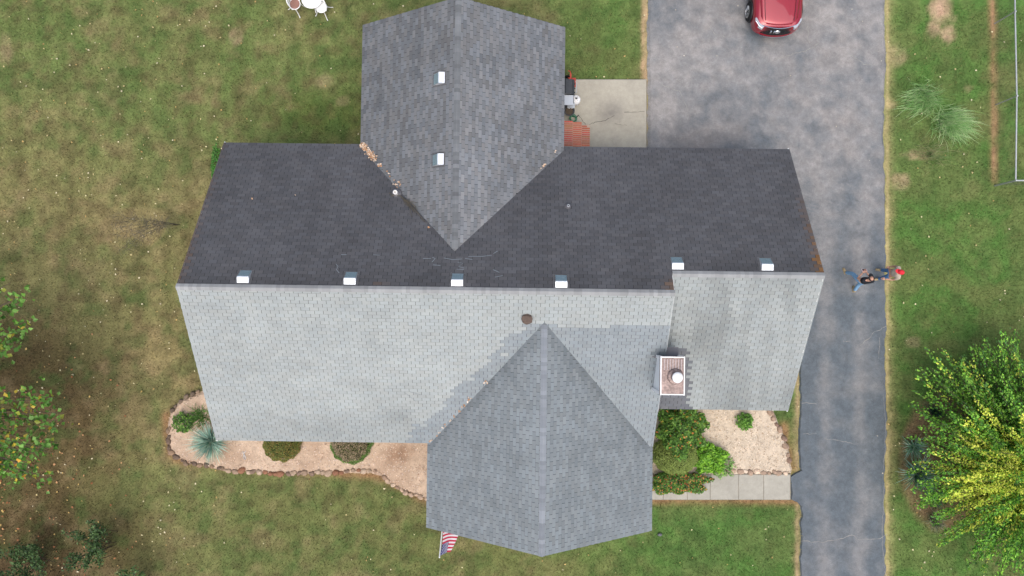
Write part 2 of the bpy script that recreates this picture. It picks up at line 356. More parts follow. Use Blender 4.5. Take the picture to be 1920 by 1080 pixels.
# gravel beds
def bed(name, poly, label, tfun, nchips, seed, ccols):
    us = [p[0] for p in poly]; vs_ = [p[1] for p in poly]
    gu, gv = np.meshgrid(np.arange(min(us)-8, max(us)+8, 4.), np.arange(min(vs_)-8, max(vs_)+8, 4.), indexing='ij')
    wob = 5*(fbm(gu, gv, 14, seed)-.5); ins = inpoly(gu+wob, gv+wob, poly); P = GA(gu, gv)
    sm = ins.astype(float)
    for _ in range(2): sm = (sm+np.roll(sm, 1, 0)+np.roll(sm, -1, 0)+np.roll(sm, 1, 1)+np.roll(sm, -1, 1))/5
    P[..., 2] = -.06+.11*sst(.1, .8, sm)+.02*fbm(P[..., 0], P[..., 1], .3, seed+1)*sm
    ii = np.arange(gu.size).reshape(gu.shape); FQ = np.stack([ii[:-1, :-1], ii[:-1, 1:], ii[1:, 1:], ii[1:, :-1]], -1).reshape(-1, 4)
    keep = (sm.ravel()[FQ] > .12).any(1); tc = tfun(gu, gv, P)
    o = mk(name, P.reshape(-1, 3), FQ[keep], M['bed'], tint=tc.reshape(-1, 3)); tag(o, label, 'gravel bed', kind='structure')
    r = np.random.default_rng(seed); cu = r.uniform(min(us), max(us), nchips*3); cv = r.uniform(min(vs_), max(vs_), nchips*3)
    k = inpoly(cu, cv, poly); cu, cv = cu[k][:nchips], cv[k][:nchips]; C = GA(cu, cv); C[:, 2] = r.uniform(.05, .09, len(cu))
    col = np.array(ccols)[r.integers(0, len(ccols), len(cu))]*r.uniform(.8, 1.15, (len(cu), 1)); leafcloud('gravel', C, r.uniform(.03, .075, len(cu)), .75, col, M['chip'], o, flat=.35, r=r, kind='stuff')
    return o
def leafcloud(name, C, L, asp, col, m, parent=None, flat=.5, r=None, kind=None, dirs=None, loc=None, droop=0.0, fold=.12):
    """many small leaf-shaped faces in one mesh: base, two flanks, tip"""
    r = r or rng; n = len(C); L = np.broadcast_to(L, (n,))
    a = r.uniform(0, 2*np.pi, n); D = np.stack([np.cos(a), np.sin(a), r.uniform(-1, 1, n)*flat-droop], -1)
    if dirs is not None: D = D*.7+dirs
    D /= np.linalg.norm(D, axis=1, keepdims=True)
    N = np.stack([r.normal(0, flat, n), r.normal(0, flat, n), np.ones(n)], -1)
    W = np.cross(N, D); W /= np.linalg.norm(W, axis=1, keepdims=True)+1e-9; N = np.cross(D, W)
    l = L[:, None]; V = np.stack([C-D*l*.5, C+W*l*asp*.5-D*l*.08+N*l*fold, C+D*l*.5, C-W*l*asp*.5-D*l*.08+N*l*fold], 1)
    b = np.arange(n)[:, None]*4; Fc = np.concatenate([b+np.array([[0, 2, 1]]), b+np.array([[0, 3, 2]])], 0)
    o = mk(name, V.reshape(-1, 3), Fc, m, parent, loc, tint=np.repeat(np.clip(col, 0, 1), 4, 0))
    if kind: o['kind'] = kind
    return o
def tl(gu, gv, P):
    c = np.broadcast_to(S(206, 182, 158), gu.shape+(3,)).copy(); n = fbm(P[..., 0], P[..., 1], .9, 15)
    d = np.clip((n-.48)*3, 0, 1)*.6+np.exp(-((gu-345)/30)**2-((gv-850)/40)**2)*.3+np.exp(-((gu-400)/40)**2-((gv-850)/24)**2)*.5+np.exp(-((gu-750)/40)**2-((gv-850)/20)**2)*.6
    return (c+(S(140, 108, 84)-c)*np.clip(d*.7, 0, 1)[..., None])*.78
TAN = [S(222, 200, 178, .78), S(214, 190, 166, .78), S(204, 178, 154, .78), S(226, 206, 188, .78), S(186, 154, 130, .78)]
bed('gravel_bed', BED_L, 'pale tan gravel bed along the west front wall', tl, 5200, 31, TAN)
def tr(gu, gv, P): return np.broadcast_to(S(222, 205, 182, .7), gu.shape+(3,)).copy()
bed('gravel_bed', BED_R, 'pale gravel bed between east wing and walkway', tr, 4200, 33, [S(232, 217, 195, .72), S(220, 201, 176, .72), S(238, 225, 206, .72), S(198, 174, 148, .72)])

# grass blades over the lawn (stuff)
NB = 330000
bx = rng.uniform(-21.6, 21.6, NB); by = rng.uniform(-12.9, 12.6, NB); bu, bv = PX(bx, by)
eg = rng.normal(0, 2.2, NB); near = (np.abs(bu-drive_l(bv)) < 8) | (np.abs(bu-drive_r(bv)) < 8)
bad = ((bu > drive_l(bv)+eg) & (bu < drive_r(bv)-eg)) | inpoly(bu, bv, BED_L) | inpoly(bu, bv, BED_R) | inpoly(bu, bv, WALK) | inpoly(bu, bv, PATIO)
bad |= ((bx > -10.5) & (bx < 9.8) & (by > -3.2) & (by < 5.4)) | ((bx > -5.3) & (bx < 1.2) & (by > 0) & (by < 9.9)) | ((bx > -2.7) & (bx < 4.7) & (by > -7.8) & (by < 0))
bare = lawn_color(bx, by)
bad |= (bare[:, 0] > .27) & (rng.random(NB) < .75)
bx, by, bare, near = bx[~bad], by[~bad], bare[~bad], near[~bad]; n = len(bx)
a = rng.uniform(0, 2*np.pi, n); ln = rng.uniform(.03, .085, n); lean = rng.uniform(.3, 1.0, n)
bz = .05*(fbm(bx, by, 3, 77)-.5)-.03+.06*near
B0 = np.stack([bx, by, bz], -1); wd = rng.uniform(.006, .013, n)
side = np.stack([-np.sin(a), np.cos(a), 0*a], -1)*wd[:, None]
tip = B0+np.stack([np.cos(a)*ln*lean, np.sin(a)*ln*lean, .03+ln*(1-lean*.55)], -1)
Vv = np.stack([B0+side, B0-side, tip], 1).reshape(-1, 3)
col = bare*rng.uniform(.55, 1.75, (n, 1)); k = rng.random(n) < .12; col[k] = col[k]*.5+S(176, 160, 110)*.45
gb = mk('grass', Vv, np.arange(n*3).reshape(-1, 3), M['grass'], tint=np.repeat(np.clip(col, 0, 1), 3, 0))
tag(gb, 'short mown grass blades over the whole lawn', 'grass', kind='stuff')

# ------------------------------------------------------------------ the house
R_ = dict(Xw=-11.0146, Xe=10.1339, Xs=5.1209, Yr=.4246, Ye=1.0656, Yb=5.9121, zb=2.7087, m=.6314, Yf=-5.1667, Yfe=-3.807, Xsr=.96, ws=4.1598, ms=.682, Yse=-8.2809, Xnr=-2.072, wn=3.7888, mn=.6669, Yne=10.3722,
          zr=6.174, ze=5.769, zf=2.817, zfe=2.692, mf=.6, zse=2.734, zsr=5.571, zne=2.811, znr=5.337)
globals().update(R_)
Ysv = Yr-(zr-zsr)/mf; Ynv = Yb-(znr-zb)/m
house = thing('house', 'grey shingled cross gabled house filling the middle of the picture', 'house', (0, 0, 0))
def z_back(x, y): return zb+m*(Yb-y)
def z_front(x, y): return zr-mf*(Yr-y)
def z_ef(x, y): return ze-m*(Ye-y)
def z_s(x, y): return zsr-ms*abs(x-Xsr)
def z_n(x, y): return znr-mn*abs(x-Xnr)
def wallbox(mb, x0, x1, y0, y1, h): mb.box(((x0+x1)/2, (y0+y1)/2, h/2), (x1-x0, y1-y0, h))
# walls: prisms with gables, well under the roof planes
def gable_wall(x0, x1, y0, y1, zside, yr=None, xr=None, zt=None):
    if yr is not None:
        P = [(y0, 0), (y1, 0), (y1, zside[1]), (yr, zt), (y0, zside[0])]
        V = [(x0, a, b) for a, b in P]+[(x1, a, b) for a, b in P]
    else:
        P = [(x0, 0), (x1, 0), (x1, zside[1]), (xr, zt), (x0, zside[0])]
        V = [(a, y0, b) for a, b in P]+[(a, y1, b) for a, b in P]
    n = 5; return V, [tuple(range(n)), tuple(range(2*n-1, n-1, -1))]+[(i, (i+1) % n, n+(i+1) % n, n+i) for i in range(n)]
d_ = .12
wl = MB()
y0, y1 = Yf+.42, Yb-.42
wl.add(*gable_wall(Xw+.28, Xs-.02, y0, y1, (z_front(0, y0)-d_, z_back(0, y1)-d_), yr=Yr, zt=zr-d_))
y0 = Yfe+.42
wl.add(*gable_wall(Xs-.25, Xe-.28, y0, y1-.003, (z_ef(0, y0)-d_, z_back(0, y1)-d_-.003), yr=Ye, zt=ze-d_))
x0, x1 = Xsr-ws+.42, Xsr+ws-.42
wl.add(*gable_wall(x0, x1, Yse+.28, -.9, (z_s(x0, 0)-d_, z_s(x1, 0)-d_), xr=Xsr, zt=zsr-d_))
x2, x3 = Xnr-wn+.42, Xnr+wn-.42
wl.add(*gable_wall(x2, x3, 2.0, Yne-.28, (z_n(x2, 0)-d_, z_n(x3, 0)-d_), xr=Xnr, zt=znr-d_))
walls = wl.build('wall', M['siding'], house)
def window(c, axis_, w_=.95, h_=1.3):
    f = MB(); p = MB(); x, y, z = c; t = .06
    for dz in (-h_/2, h_/2, 0): f.box((x, y, z+dz), (w_+.1, t, .07) if axis_ == 'x' else (t, w_+.1, .07))
    for dd in (-w_/2, w_/2): f.box((x+dd, y, z) if axis_ == 'x' else (x, y+dd, z), (.08, t-.004, h_) if axis_ == 'x' else (t-.004, .08, h_))
    p.box(c, (w_, .03, h_) if axis_ == 'x' else (.03, w_, h_))
    a = f.build('window', M['white'], house); p.build('pane', M['glass'], a)
for x in (-9.2, -7.0, -4.8): window((x, Yf+.41, 1.45), 'x')
for x in (-9, -7): window((x, Yb-.41, 1.5), 'x')
for x in (3.6, 6.2, 8.4): window((x, Yb-.41, 1.5), 'x')
for y in (-3, 3.2): window((Xw+.27, y, 1.5), 'y')
for y in (-1.5, 2.5): window((Xe-.27, y, 1.5), 'y')
for x in (7.2, 8.8): window((x, Yfe+.41, 1.4), 'x')
for x in (-1.2, .96, 3.1): window((x, Yse+.27, 1.5), 'x')
for y in (7, 9): window((x2-.01, y, 1.5), 'y')
window((x3+.01, 9.0, 1.5), 'y'); window((Xnr, Yne-.27, 1.5), 'x')
dm = MB(); dm.box((x3+.01, 6.75, 1.55), (.06, .95, 2.03)); door = dm.build('door', M['white'], house)
MB().ell((x3+.06, 6.4, 1.5), (.035, .035, .035), 8).build('handle', M['chrome'], door)

# roof: decks, shingle courses, ridge caps
class Slope:
    def __init__(s, O, a, b, la, lb, tint, hid): s.O = Vector(O); s.a = Vector(a).normalized(); s.b = Vector(b).normalized(); s.n = s.a.cross(s.b).normalized(); s.la, s.lb, s.tint, s.hid = la, lb, tint, hid
    def P(s, a, b, n=0): return s.O+s.a*a+s.b*b+s.n*n
def sl_len(run, pitch): return run*math.sqrt(1+pitch*pitch)
hid_f = lambda x, y: abs(x-Xsr) < ws and z_s(x, y) > z_front(x, y)+.1 and y < Ysv
hid_b = lambda x, y: abs(x-Xnr) < wn and z_n(x, y) > z_back(x, y)+.1 and y > Ynv
hid_s = lambda x, y: y > Yf and z_front(x, y) > z_s(x, y)+.1
hid_n = lambda x, y: y < Yb and z_back(x, y) > z_n(x, y)+.1
OLD = S(175, 181, 179, .98); NEW = S(155, 163, 166, .85); DARK = S(124, 125, 129, .64)
def patch(u, v):            # newer shingles woven in around the south wing
    jag = 8*(vnoise(u, v, 5, 3)-.5)+random.gauss(0, 11)
    left = (u > 1010-(v-604)*.945-26+jag-12*sst(700, 800, v)) & (v > 606)
    right = (u > 1035) & (v > 612)
    return (left & (u < 1040)) | (right & (v-604 < 300))
def t_front(p, u, v):
    c = OLD*(.96+.08*float(fbm(np.array(u), np.array(v*.6), 90, 12)))
    if patch(np.array(u), np.array(v)): c = NEW*1.12
    elif v > 760: c = c*(1-.12*float(sst(750, 830, v)))
    c = c*(1-.22*math.exp(-((u-745)/28)**2-((v-780)/16)**2))
    for (uu, vv_, a_, b_, k_) in ((690, 645, 16, 30, .09), (690, 590, 9, 12, .1), (520, 690, 40, 14, .07), (600, 800, 60, 16, .08), (430, 700, 30, 40, .06), (560, 745, 30, 12, .06)): c = c*(1-k_*math.exp(-((u-uu)/a_)**2-((v-vv_)/b_)**2))
    c = c*(1-.45*math.exp(-((u-1236)/14)**2-((v-664)/9)**2))  # soot and algae stain, with the chimney's soft shadow painted in
    return c
def t_ef(p, u, v):
    c = OLD*.97; s_ = float(fbm(np.array(u), np.array(v*.25), 40, 5)); c = c*(1-.38*max(0, s_-.46)*2)
    for (uu, wd_, k_) in ((1345, 10, .16), (1300, 7, .1), (1440, 12, .12), (1395, 6, .07)): c = c*(1-k_*math.exp(-((u-uu-(v-640)*(-.1))/wd_)**2)*float(sst(560, 640, v)))
    if u < 1292 and v > 655: c = S(122, 124, 128)
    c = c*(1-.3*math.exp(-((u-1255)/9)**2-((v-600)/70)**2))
    return c*(1-.1*float(sst(700, 770, v)))
def t_back(p, u, v):
    s_ = float(fbm(np.array(u), np.array(v*.35), 60, 8)); c = DARK*(.8+.4*s_)*(1+.1*(float(fbm(np.array(u), np.array(v), 18, 28))-.5))
    e = math.exp(-((u-(1500+(v-330)*.235))/10)**2)*float(sst(330, 400, v))*.5+math.exp(-((u-1256)/9)**2-((v-538)/12)**2)*.7+.9*math.exp(-((u-1537)/7)**2-((v-496)/22)**2)+.35*math.exp(-((u-712)/10)**2-((v-531)/4)**2)+.25*math.exp(-((u-(410-(v-280)*.3))/9)**2)
    e *= .4+1.2*random.random()
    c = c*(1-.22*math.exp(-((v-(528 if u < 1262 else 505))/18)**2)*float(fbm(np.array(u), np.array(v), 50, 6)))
    return c+(S(150, 108, 62)-c)*min(1, e)*.8
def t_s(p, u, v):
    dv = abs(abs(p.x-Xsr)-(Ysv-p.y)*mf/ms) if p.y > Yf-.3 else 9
    st_ = 1-.2*math.exp(-(dv/.45)**2)-.07*float(fbm(np.array(u), np.array(v*.5), 60, 44))  # valley shade painted into the tabs, fading with distance, plus mottling
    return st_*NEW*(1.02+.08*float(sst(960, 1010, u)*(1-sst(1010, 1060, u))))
def t_n(p, u, v):
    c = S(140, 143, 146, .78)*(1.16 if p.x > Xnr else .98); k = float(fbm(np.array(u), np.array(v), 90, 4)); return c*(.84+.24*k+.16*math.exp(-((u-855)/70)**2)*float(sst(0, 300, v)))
SL = []
hb = lambda x, y: hid_b(x, y)
SL.append(Slope((Xs, Yb, zb), (-1, 0, 0), (0, -1, m), Xs-Xw, sl_len(Yb-Yr, m), t_back, hb))
SL.append(Slope((Xe, Yb, zb), (-1, 0, 0), (0, -1, m), Xe-Xs, sl_len(Yb-Ye, m), t_back, lambda x, y: False))
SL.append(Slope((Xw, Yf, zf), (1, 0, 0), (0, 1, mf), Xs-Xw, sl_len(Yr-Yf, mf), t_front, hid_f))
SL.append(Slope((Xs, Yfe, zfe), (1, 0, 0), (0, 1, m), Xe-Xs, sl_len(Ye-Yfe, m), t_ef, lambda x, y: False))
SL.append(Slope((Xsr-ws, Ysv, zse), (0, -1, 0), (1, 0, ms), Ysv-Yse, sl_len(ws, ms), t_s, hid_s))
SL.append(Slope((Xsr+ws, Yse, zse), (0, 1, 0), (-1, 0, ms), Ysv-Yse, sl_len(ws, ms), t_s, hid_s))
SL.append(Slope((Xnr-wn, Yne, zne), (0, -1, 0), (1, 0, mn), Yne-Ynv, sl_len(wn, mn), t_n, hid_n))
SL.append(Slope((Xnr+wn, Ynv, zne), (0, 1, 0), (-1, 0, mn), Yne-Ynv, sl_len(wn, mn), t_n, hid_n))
dk = MB()
for i, s in enumerate(SL):
    e = .012 if i < 2 else .0
    V = [s.P(0, .01, -.006), s.P(s.la, .01, -.006), s.P(s.la, s.lb, -.006), s.P(0, s.lb, -.006), s.P(0, .01, -.09), s.P(s.la, .01, -.09), s.P(s.la, s.lb, -.09), s.P(0, s.lb, -.09)]
    dk.add(V, [(0, 1, 2, 3), (7, 6, 5, 4), (0, 4, 5, 1), (1, 5, 6, 2), (2, 6, 7, 3), (3, 7, 4, 0)])
roof = dk.build('roof', M['deck'], house)
# small step wall between main roof and lower east roof
V = [(Xs+.004, Yr, zr-.12), (Xs+.004, Yfe, z_front(0, Yfe)-.12), (Xs+.004, Yfe, z_ef(0, Yfe)-.05), (Xs+.004, Ye, ze-.05)]
V = V+[(x+.03, y, z) for x, y, z in V]
mk('step_flashing', V, [(0, 1, 2, 3), (7, 6, 5, 4), (0, 4, 5, 1), (1, 5, 6, 2), (2, 6, 7, 3), (3, 7, 4, 0)], M['siding'], roof)
EXPO, TABW, GAP = .132, .292, .0115
TB = np.array([(0, 0, .0055), (1, 0, .0055), (1, 1, .001), (0, 1, .001), (0, 0, -.003), (1, 0, -.003)])   # unit tab
TF = np.array([(0, 1, 2, 3), (0, 4, 5, 1)])
tabs = []
for s in SL:
    nrow = int(math.ceil(s.lb/EXPO))
    for r_ in range(nrow):
        b0 = r_*EXPO; b1 = min(s.lb, b0+EXPO-.0045); off = (.5 if r_ % 2 else 0)*TABW+random.uniform(-.006, .006)
        k = 0
        for q in range(-1, int(s.la/TABW)+2):
            a0 = max(0, off+q*TABW+GAP/2); a1 = min(s.la, off+(q+1)*TABW-GAP/2)
            if a1-a0 < .03: continue
            c = s.P((a0+a1)/2, (b0+b1)/2)
            if s.hid(c.x, c.y): continue
            tabs.append((s, a0, a1, b0+random.uniform(-.003, .003), b1, c))
cs = np.array([tuple(t_[5]) for t_ in tabs]); tu, tv = PX(cs[:, 0], cs[:, 1], cs[:, 2])
tint = []
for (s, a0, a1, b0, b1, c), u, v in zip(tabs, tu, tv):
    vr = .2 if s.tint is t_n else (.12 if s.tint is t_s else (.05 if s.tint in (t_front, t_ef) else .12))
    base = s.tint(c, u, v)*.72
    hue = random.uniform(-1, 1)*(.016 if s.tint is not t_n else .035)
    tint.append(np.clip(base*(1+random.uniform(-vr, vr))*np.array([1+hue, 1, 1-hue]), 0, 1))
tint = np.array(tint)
full = np.array([(t_[2]-t_[1]) > TABW-GAP-.002 and (t_[4]-t_[3]) > EXPO-.012 for t_ in tabs])
inframe = (tu > 5) & (tu < 1915) & (tv > 5) & (tv < 1075)
idx = np.where(full & inframe)[0]; idx = idx[np.argsort(H-cs[idx, 2])]   # nearest to the camera show largest
single = set(idx[:300].tolist())
Vs, Fs, Cs = [], [], []; nb = 0
for i, (s, a0, a1, b0, b1, c) in enumerate(tabs):
    if i in single: continue
    A = np.array(s.a); B = np.array(s.b); N = np.array(s.n); O = np.array(s.O); dn = random.uniform(0, .0012)
    V = O+(a0+(a1-a0)*TB[:, :1])*A+(b0+(b1-b0)*TB[:, 1:2])*B+(TB[:, 2:]+dn)*N
    Vs.append(V); Fs.append(TF+nb); Cs.append(np.repeat(tint[i:i+1], 6, 0)); nb += 6
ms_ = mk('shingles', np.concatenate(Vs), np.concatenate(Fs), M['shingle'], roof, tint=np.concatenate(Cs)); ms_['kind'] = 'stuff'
tme = bpy.data.meshes.new('shingle'); w_ = TABW-GAP
tme.from_pydata([(x*w_, y*(EXPO-.0045), z) for x, y, z in TB], [], [tuple(int(k) for k in f) for f in TF]); tme.polygons.foreach_set('use_smooth', np.zeros(2, bool)); tme.materials.append(M['shingle'])
for i in sorted(single):
    s, a0, a1, b0, b1, c = tabs[i]; o = bpy.data.objects.new('shingle', tme); COL.objects.link(o); o.parent = roof
    p = s.P(a0, b0); o.matrix_basis = Matrix(((s.a.x, s.b.x, s.n.x, p.x), (s.a.y, s.b.y, s.n.y, p.y), (s.a.z, s.b.z, s.n.z, p.z), (0, 0, 0, 1)))
    o['tint_object'] = [float(x) for x in tint[i]]
# ridge caps: bent pieces laid in a row
def ridge(p0, p1, sl1, sl2, colf, half=.125):
    p0, p1 = Vector(p0), Vector(p1); t = (p1-p0); L = t.length; t.normalize(); n = int(L/.135)
    d1 = Vector(sl1).normalized(); d2 = Vector(sl2).normalized(); up = Vector((0, 0, 1)); le = L/n
    V = []
    for k, h in ((0, .03), (1, .016)):
        q = t*(k*(le+.012)); V += [q+d1*half+up*h, q+d1*half*.25+up*(h+.004), q+up*(h+.006)-up*.004, q+d2*half*.25+up*(h+.004), q+d2*half+up*h]
    V += [V[0]-up*.02, V[1]-up*.02, V[2]-up*.02, V[3]-up*.02, V[4]-up*.02]
    Fc = [(i, i+1, i+6, i+5) for i in range(4)]+[(i, 10+i, 11+i, i+1) for i in range(4)]
    me = bpy.data.meshes.new('ridge_cap'); me.from_pydata([tuple(v) for v in V], [], Fc); me.polygons.foreach_set('use_smooth', np.zeros(len(me.polygons), bool)); me.materials.append(M['shingle'])
    for i in range(n):
        o = bpy.data.objects.new('ridge_cap', me); COL.objects.link(o); o.parent = roof; o.location = p0+t*(i*le)
        o['tint_object'] = [float(x) for x in colf(i/n)*.72*random.uniform(.88, 1.12)]
ridge((Xw, Yr, zr), (Xs, Yr, zr), (0, 1, -m), (0, -1, -mf), lambda t: S(166, 168, 168))
ridge((Xe, Ye, ze), (Xs+.03, Ye, ze), (0, 1, -m), (0, -1, -m), lambda t: S(166, 168, 168))
ridge((Xsr, Yse, zsr), (Xsr, Ysv-.1, zsr), (-1, 0, -ms), (1, 0, -ms), lambda t: S(168, 174, 180)*random.uniform(.9, 1.05)*.9)
ridge((Xnr, Yne, znr), (Xnr, Ynv+.1, znr), (-1, 0, -mn), (1, 0, -mn), lambda t: S(146, 150, 153)*random.uniform(.75, 1.05)*.85)
# drip edges / fascia
fm = MB()
def edge(a, b, w_=.03, h_=.16, dz=-.10):
    a, b = Vector(a), Vector(b); t = (b-a); L = t.length; t.normalize(); s_ = t.cross(Vector((0, 0, 1))).normalized(); u_ = s_.cross(t)
    fm.box((a+b)/2+Vector((0, 0, dz)), (L, w_, h_), Matrix((t, s_, u_)).transposed())
i_ = .03
edge((Xw+.01, Yb-i_, zb), (Xnr-wn, Yb-i_, zb)); edge((Xnr+wn, Yb-i_, zb), (Xe-.01, Yb-i_, zb)); edge((Xw+.01, Yf+i_, zf), (Xsr-ws, Yf+i_, zf)); edge((Xs, Yfe+i_, zfe), (Xe-.01, Yfe+i_, zfe))
for sx in (-1, 1):
    edge((Xsr+sx*(ws-i_), Yse+.01, zse), (Xsr+sx*(ws-i_), Yf, zse)); edge((Xnr+sx*(wn-i_), Yne-.01, zne), (Xnr+sx*(wn-i_), Yb, zne))
    edge((Xsr+sx*ws*.99, Yse+i_, zse), (Xsr, Yse+i_, zsr)); edge((Xnr+sx*wn*.99, Yne-i_, zne), (Xnr, Yne-i_, znr))
edge((Xw+i_, Yf, zf), (Xw+i_, Yr, zr)); edge((Xw+i_, Yb, zb), (Xw+i_, Yr, zr)); edge((Xe-i_, Yfe, zfe), (Xe-i_, Ye, ze)); edge((Xe-i_, Yb, zb), (Xe-i_, Ye, ze))
fm.build('fascia', M['white'], house)
# closed valleys: dark woven strips
def strip_on(sl, pts, wd, n, name, mt, parent=roof):
    vs = []; fs = []
    for i, p in enumerate(pts):
        a = pts[max(0, i-1)]; b = pts[min(len(pts)-1, i+1)]; t = (Vector(b)-Vector(a)).normalized(); q = sl.n.cross(t)*wd*.5*random.uniform(.7, 1.3)
        vs += [Vector(p)+q+sl.n*n, Vector(p)-q+sl.n*n]
    fs = [(2*i, 2*i+1, 2*i+3, 2*i+2) for i in range(len(pts)-1)]; return mk(name, vs, fs, mt, parent)
def hit(u, v, zf_):                    # point of a roof plane seen at a pixel
    z = 4.0
    for _ in range(30): p = G(u, v, z); z = zf_(p.x, p.y)
    return G(u, v, z)
# roof vents
def roof_vent(u, v, s, zf_):
    c = hit(u, v, zf_); A, B, N = s.a, s.b, s.n
    T = lambda a, b, n: c+A*a+B*b+N*n
    hw = .19
    q = MB()
    q.add([T(-.26, -.29, .014), T(.26, -.29, .014), T(.26, .28, .014), T(-.26, .28, .014), T(-.26, -.29, .008), T(.26, -.29, .008), T(.26, .28, .008), T(-.26, .28, .008)], [(0, 1, 2, 3), (7, 6, 5, 4), (0, 4, 5, 1), (1, 5, 6, 2), (2, 6, 7, 3), (3, 7, 4, 0)])
    fl = q.build('roof_vent', M['flange'], house)
    pr = [(.25, .015), (.26, .035), (.11, .15), (.075, .152), (.075, .13), (.2, .018)]
    V = [T(-hw, b, n) for b, n in pr]+[T(hw, b, n) for b, n in pr]; n_ = len(pr)
    h = MB().add(V, [tuple(range(n_)), tuple(range(2*n_-1, n_-1, -1))]+[(i, n_+i, n_+(i+1) % n_, (i+1) % n_) for i in range(n_)])
    for sx in (-1, 1):
        h.add([T(sx*hw, .22, .012), T(sx*hw, .08, .145), T(sx*hw, -.25, .03), T(sx*hw, -.25, .012)], [(0, 1, 2, 3)])
    h.build('hood', M['galv'], fl)
    for i in range(6):
        t_ = i/5; b = .07-.27*t_; n = .14-.11*t_
        g = MB().add([T(-hw+.01, b, n), T(hw-.01, b, n), T(hw-.01, b-.034, n-.006), T(-hw+.01, b-.034, n-.006), T(-hw+.01, b-.03, n-.02), T(hw-.01, b-.03, n-.02)], [(0, 1, 2, 3), (3, 2, 5, 4)])
        g.build('slat', M['louver'], fl)
for u, v in ((459, 519), (658, 522), (858, 525), (1052, 528)): roof_vent(u, v, SL[0], z_back)
for u, v in ((1269, 494), (1436, 496)): roof_vent(u, v, SL[1], z_back)
for u, v in ((824, 148), (822, 300)): roof_vent(u, v, SL[6], z_n)
# vent pipes
def pipe(u, v, zf_, r, h, mt, boot=True):
    c = hit(u, v, zf_); q = MB().lathe(c+Vector((0, 0, -.05)), [(r, 0), (r, h), (r*.72, h), (r*.72, h-.12)], 14)
    o = q.build('vent_pipe', mt, house, smooth=False)
    if boot: MB().lathe(c, [(r*2.6, -.03), (r*2.2, .05), (r*1.2, .1), (r*1.02, .12)], 14).build('boot', M['lead'], o)
pipe(744, 363, z_back, .075, .4, M['pvc']); pipe(1065, 387, z_back, .045, .25, M['lgrey'])
c = hit(988, 598, z_front); q = MB(); q.lathe(c+Vector((0, 0, -.05)), [(.19, 0), (.19, .12), (.16, .18), (.05, .2)], 8); q.box(c+Vector((-.06, .02, .15)), (.22, .16, .08)); q.box(c+Vector((.1, -.02, .13)), (.14, .2, .08))
o = q.build('vent_pipe', M['rustv'], house); o['label'] = 'squat brown vent near the top of the south wing ridge'
# chimney chase
zt = 5.55; cx0, cx1 = G(1240, 705, zt).x, G(1281, 705, zt).x; cy1, cy0 = G(1260, 671, zt).y, G(1260, 738, zt).y
ch = MB(); ch.box(((cx0+cx1)/2, (cy0+cy1)/2, (zt+1.0)/2), (cx1-cx0, cy1-cy0, zt-1.0)); chim = ch.build('chimney', M['siding'], house)
k = 0
for z in np.arange(2.8, zt-.1, .13):     # clapboards
    q = MB(); e = .012
    X0, X1, Y0, Y1 = cx0-e, cx1+e, cy0-e, cy1+e; t = .004
    V = [(X0, Y0, z), (X1, Y0, z), (X1, Y1, z), (X0, Y1, z), (cx0-t, cy0-t, z+.125), (cx1+t, cy0-t, z+.125), (cx1+t, cy1+t, z+.125), (cx0-t, cy1+t, z+.125)]
    q.add(V, [(0, 1, 5, 4), (1, 2, 6, 5), (2, 3, 7, 6), (3, 0, 4, 7), (3, 2, 1, 0)]); q.build('clapboard', M['siding'], chim)
for x in (cx0, cx1):
    for y in (cy0, cy1): MB().box((x, y, (zt+2.6)/2), (.1, .1, zt-2.6-.01)).build('corner_trim', M['white'], chim)
q = MB(); cxm, cym = (cx0+cx1)/2, (cy0+cy1)/2
q.box((cxm, cym, zt+.02), (cx1-cx0+.06, cy1-cy0+.06, .035)); q.box((cxm, cym, zt-.03), (cx1-cx0+.1, cy1-cy0+.1, .05)); cap = q.build('chase_cap', M['copper'], chim)
q = MB()
for s_ in (-1, 1): q.box((cxm+s_*(cx1-cx0+.05)/2, cym, zt+.035), (.035, cy1-cy0+.1, .05)); q.box((cxm, cym+s_*(cy1-cy0+.05)/2, zt+.035), (cx1-cx0+.014, .035, .05))
q.build('cap_rim', M['white'], chim)
for i in range(7): MB().box((cx0+.09+i*.092, cy1-.22, zt+.05), (.034, .36, .03)).build('cap_rib', M['capr'], chim)
fl = Vector((cx1-.27, cym-.02, zt))
MB().lathe(fl, [(.27, .03), (.27, .07), (.24, .11), (.17, .13), (.17, .36)], 24).build('flue_collar', M['copper'], chim, smooth=False)
MB().lathe(fl+Vector((0, 0, .34)), [(.16, .0), (.18, .03), (.165, .06), (.1, .1), (.03, .115)], 24).build('flue_cap', M['iron'], chim, smooth=True)
q = MB(); q.box((cxm-.1, cy1+.14, z_front(0, cy1)-.02), (.9, .35, .05)); q.build('cricket_flashing', M['lead'], chim)
# chalk marks left by an inspection
def chalk(pts, s, zf_, wd=.022):
    P = [hit(a, b, zf_) for a, b in pts]; strip_on(s, P, wd, .013, 'chalk_mark', M['chalk'])
for q in ([(793, 485), (808, 485)], [(832, 484), (848, 487), (866, 486)], [(878, 481), (905, 481), (922, 479)], [(812, 497), (826, 498)], [(872, 485), (886, 487)], [(810, 492), (816, 485), (811, 483)], [(858, 492), (868, 494), (860, 500), (870, 503)], [(856, 505), (870, 506)], [(925, 476), (933, 471)], [(925, 506), (936, 511)], [(630, 495), (634, 500), (631, 506), (636, 512)], [(700, 478), (712, 479)], [(640, 478), (650, 478)]): chalk(q, SL[0], z_back)
for q in ([(832, 856), (829, 861), (833, 866), (836, 862), (831, 861)], [(838, 856), (842, 858), (839, 861), (842, 865), (838, 867)], [(843, 889), (843, 896), (847, 897), (848, 889)]): chalk(q, SL[4], z_s, .03)
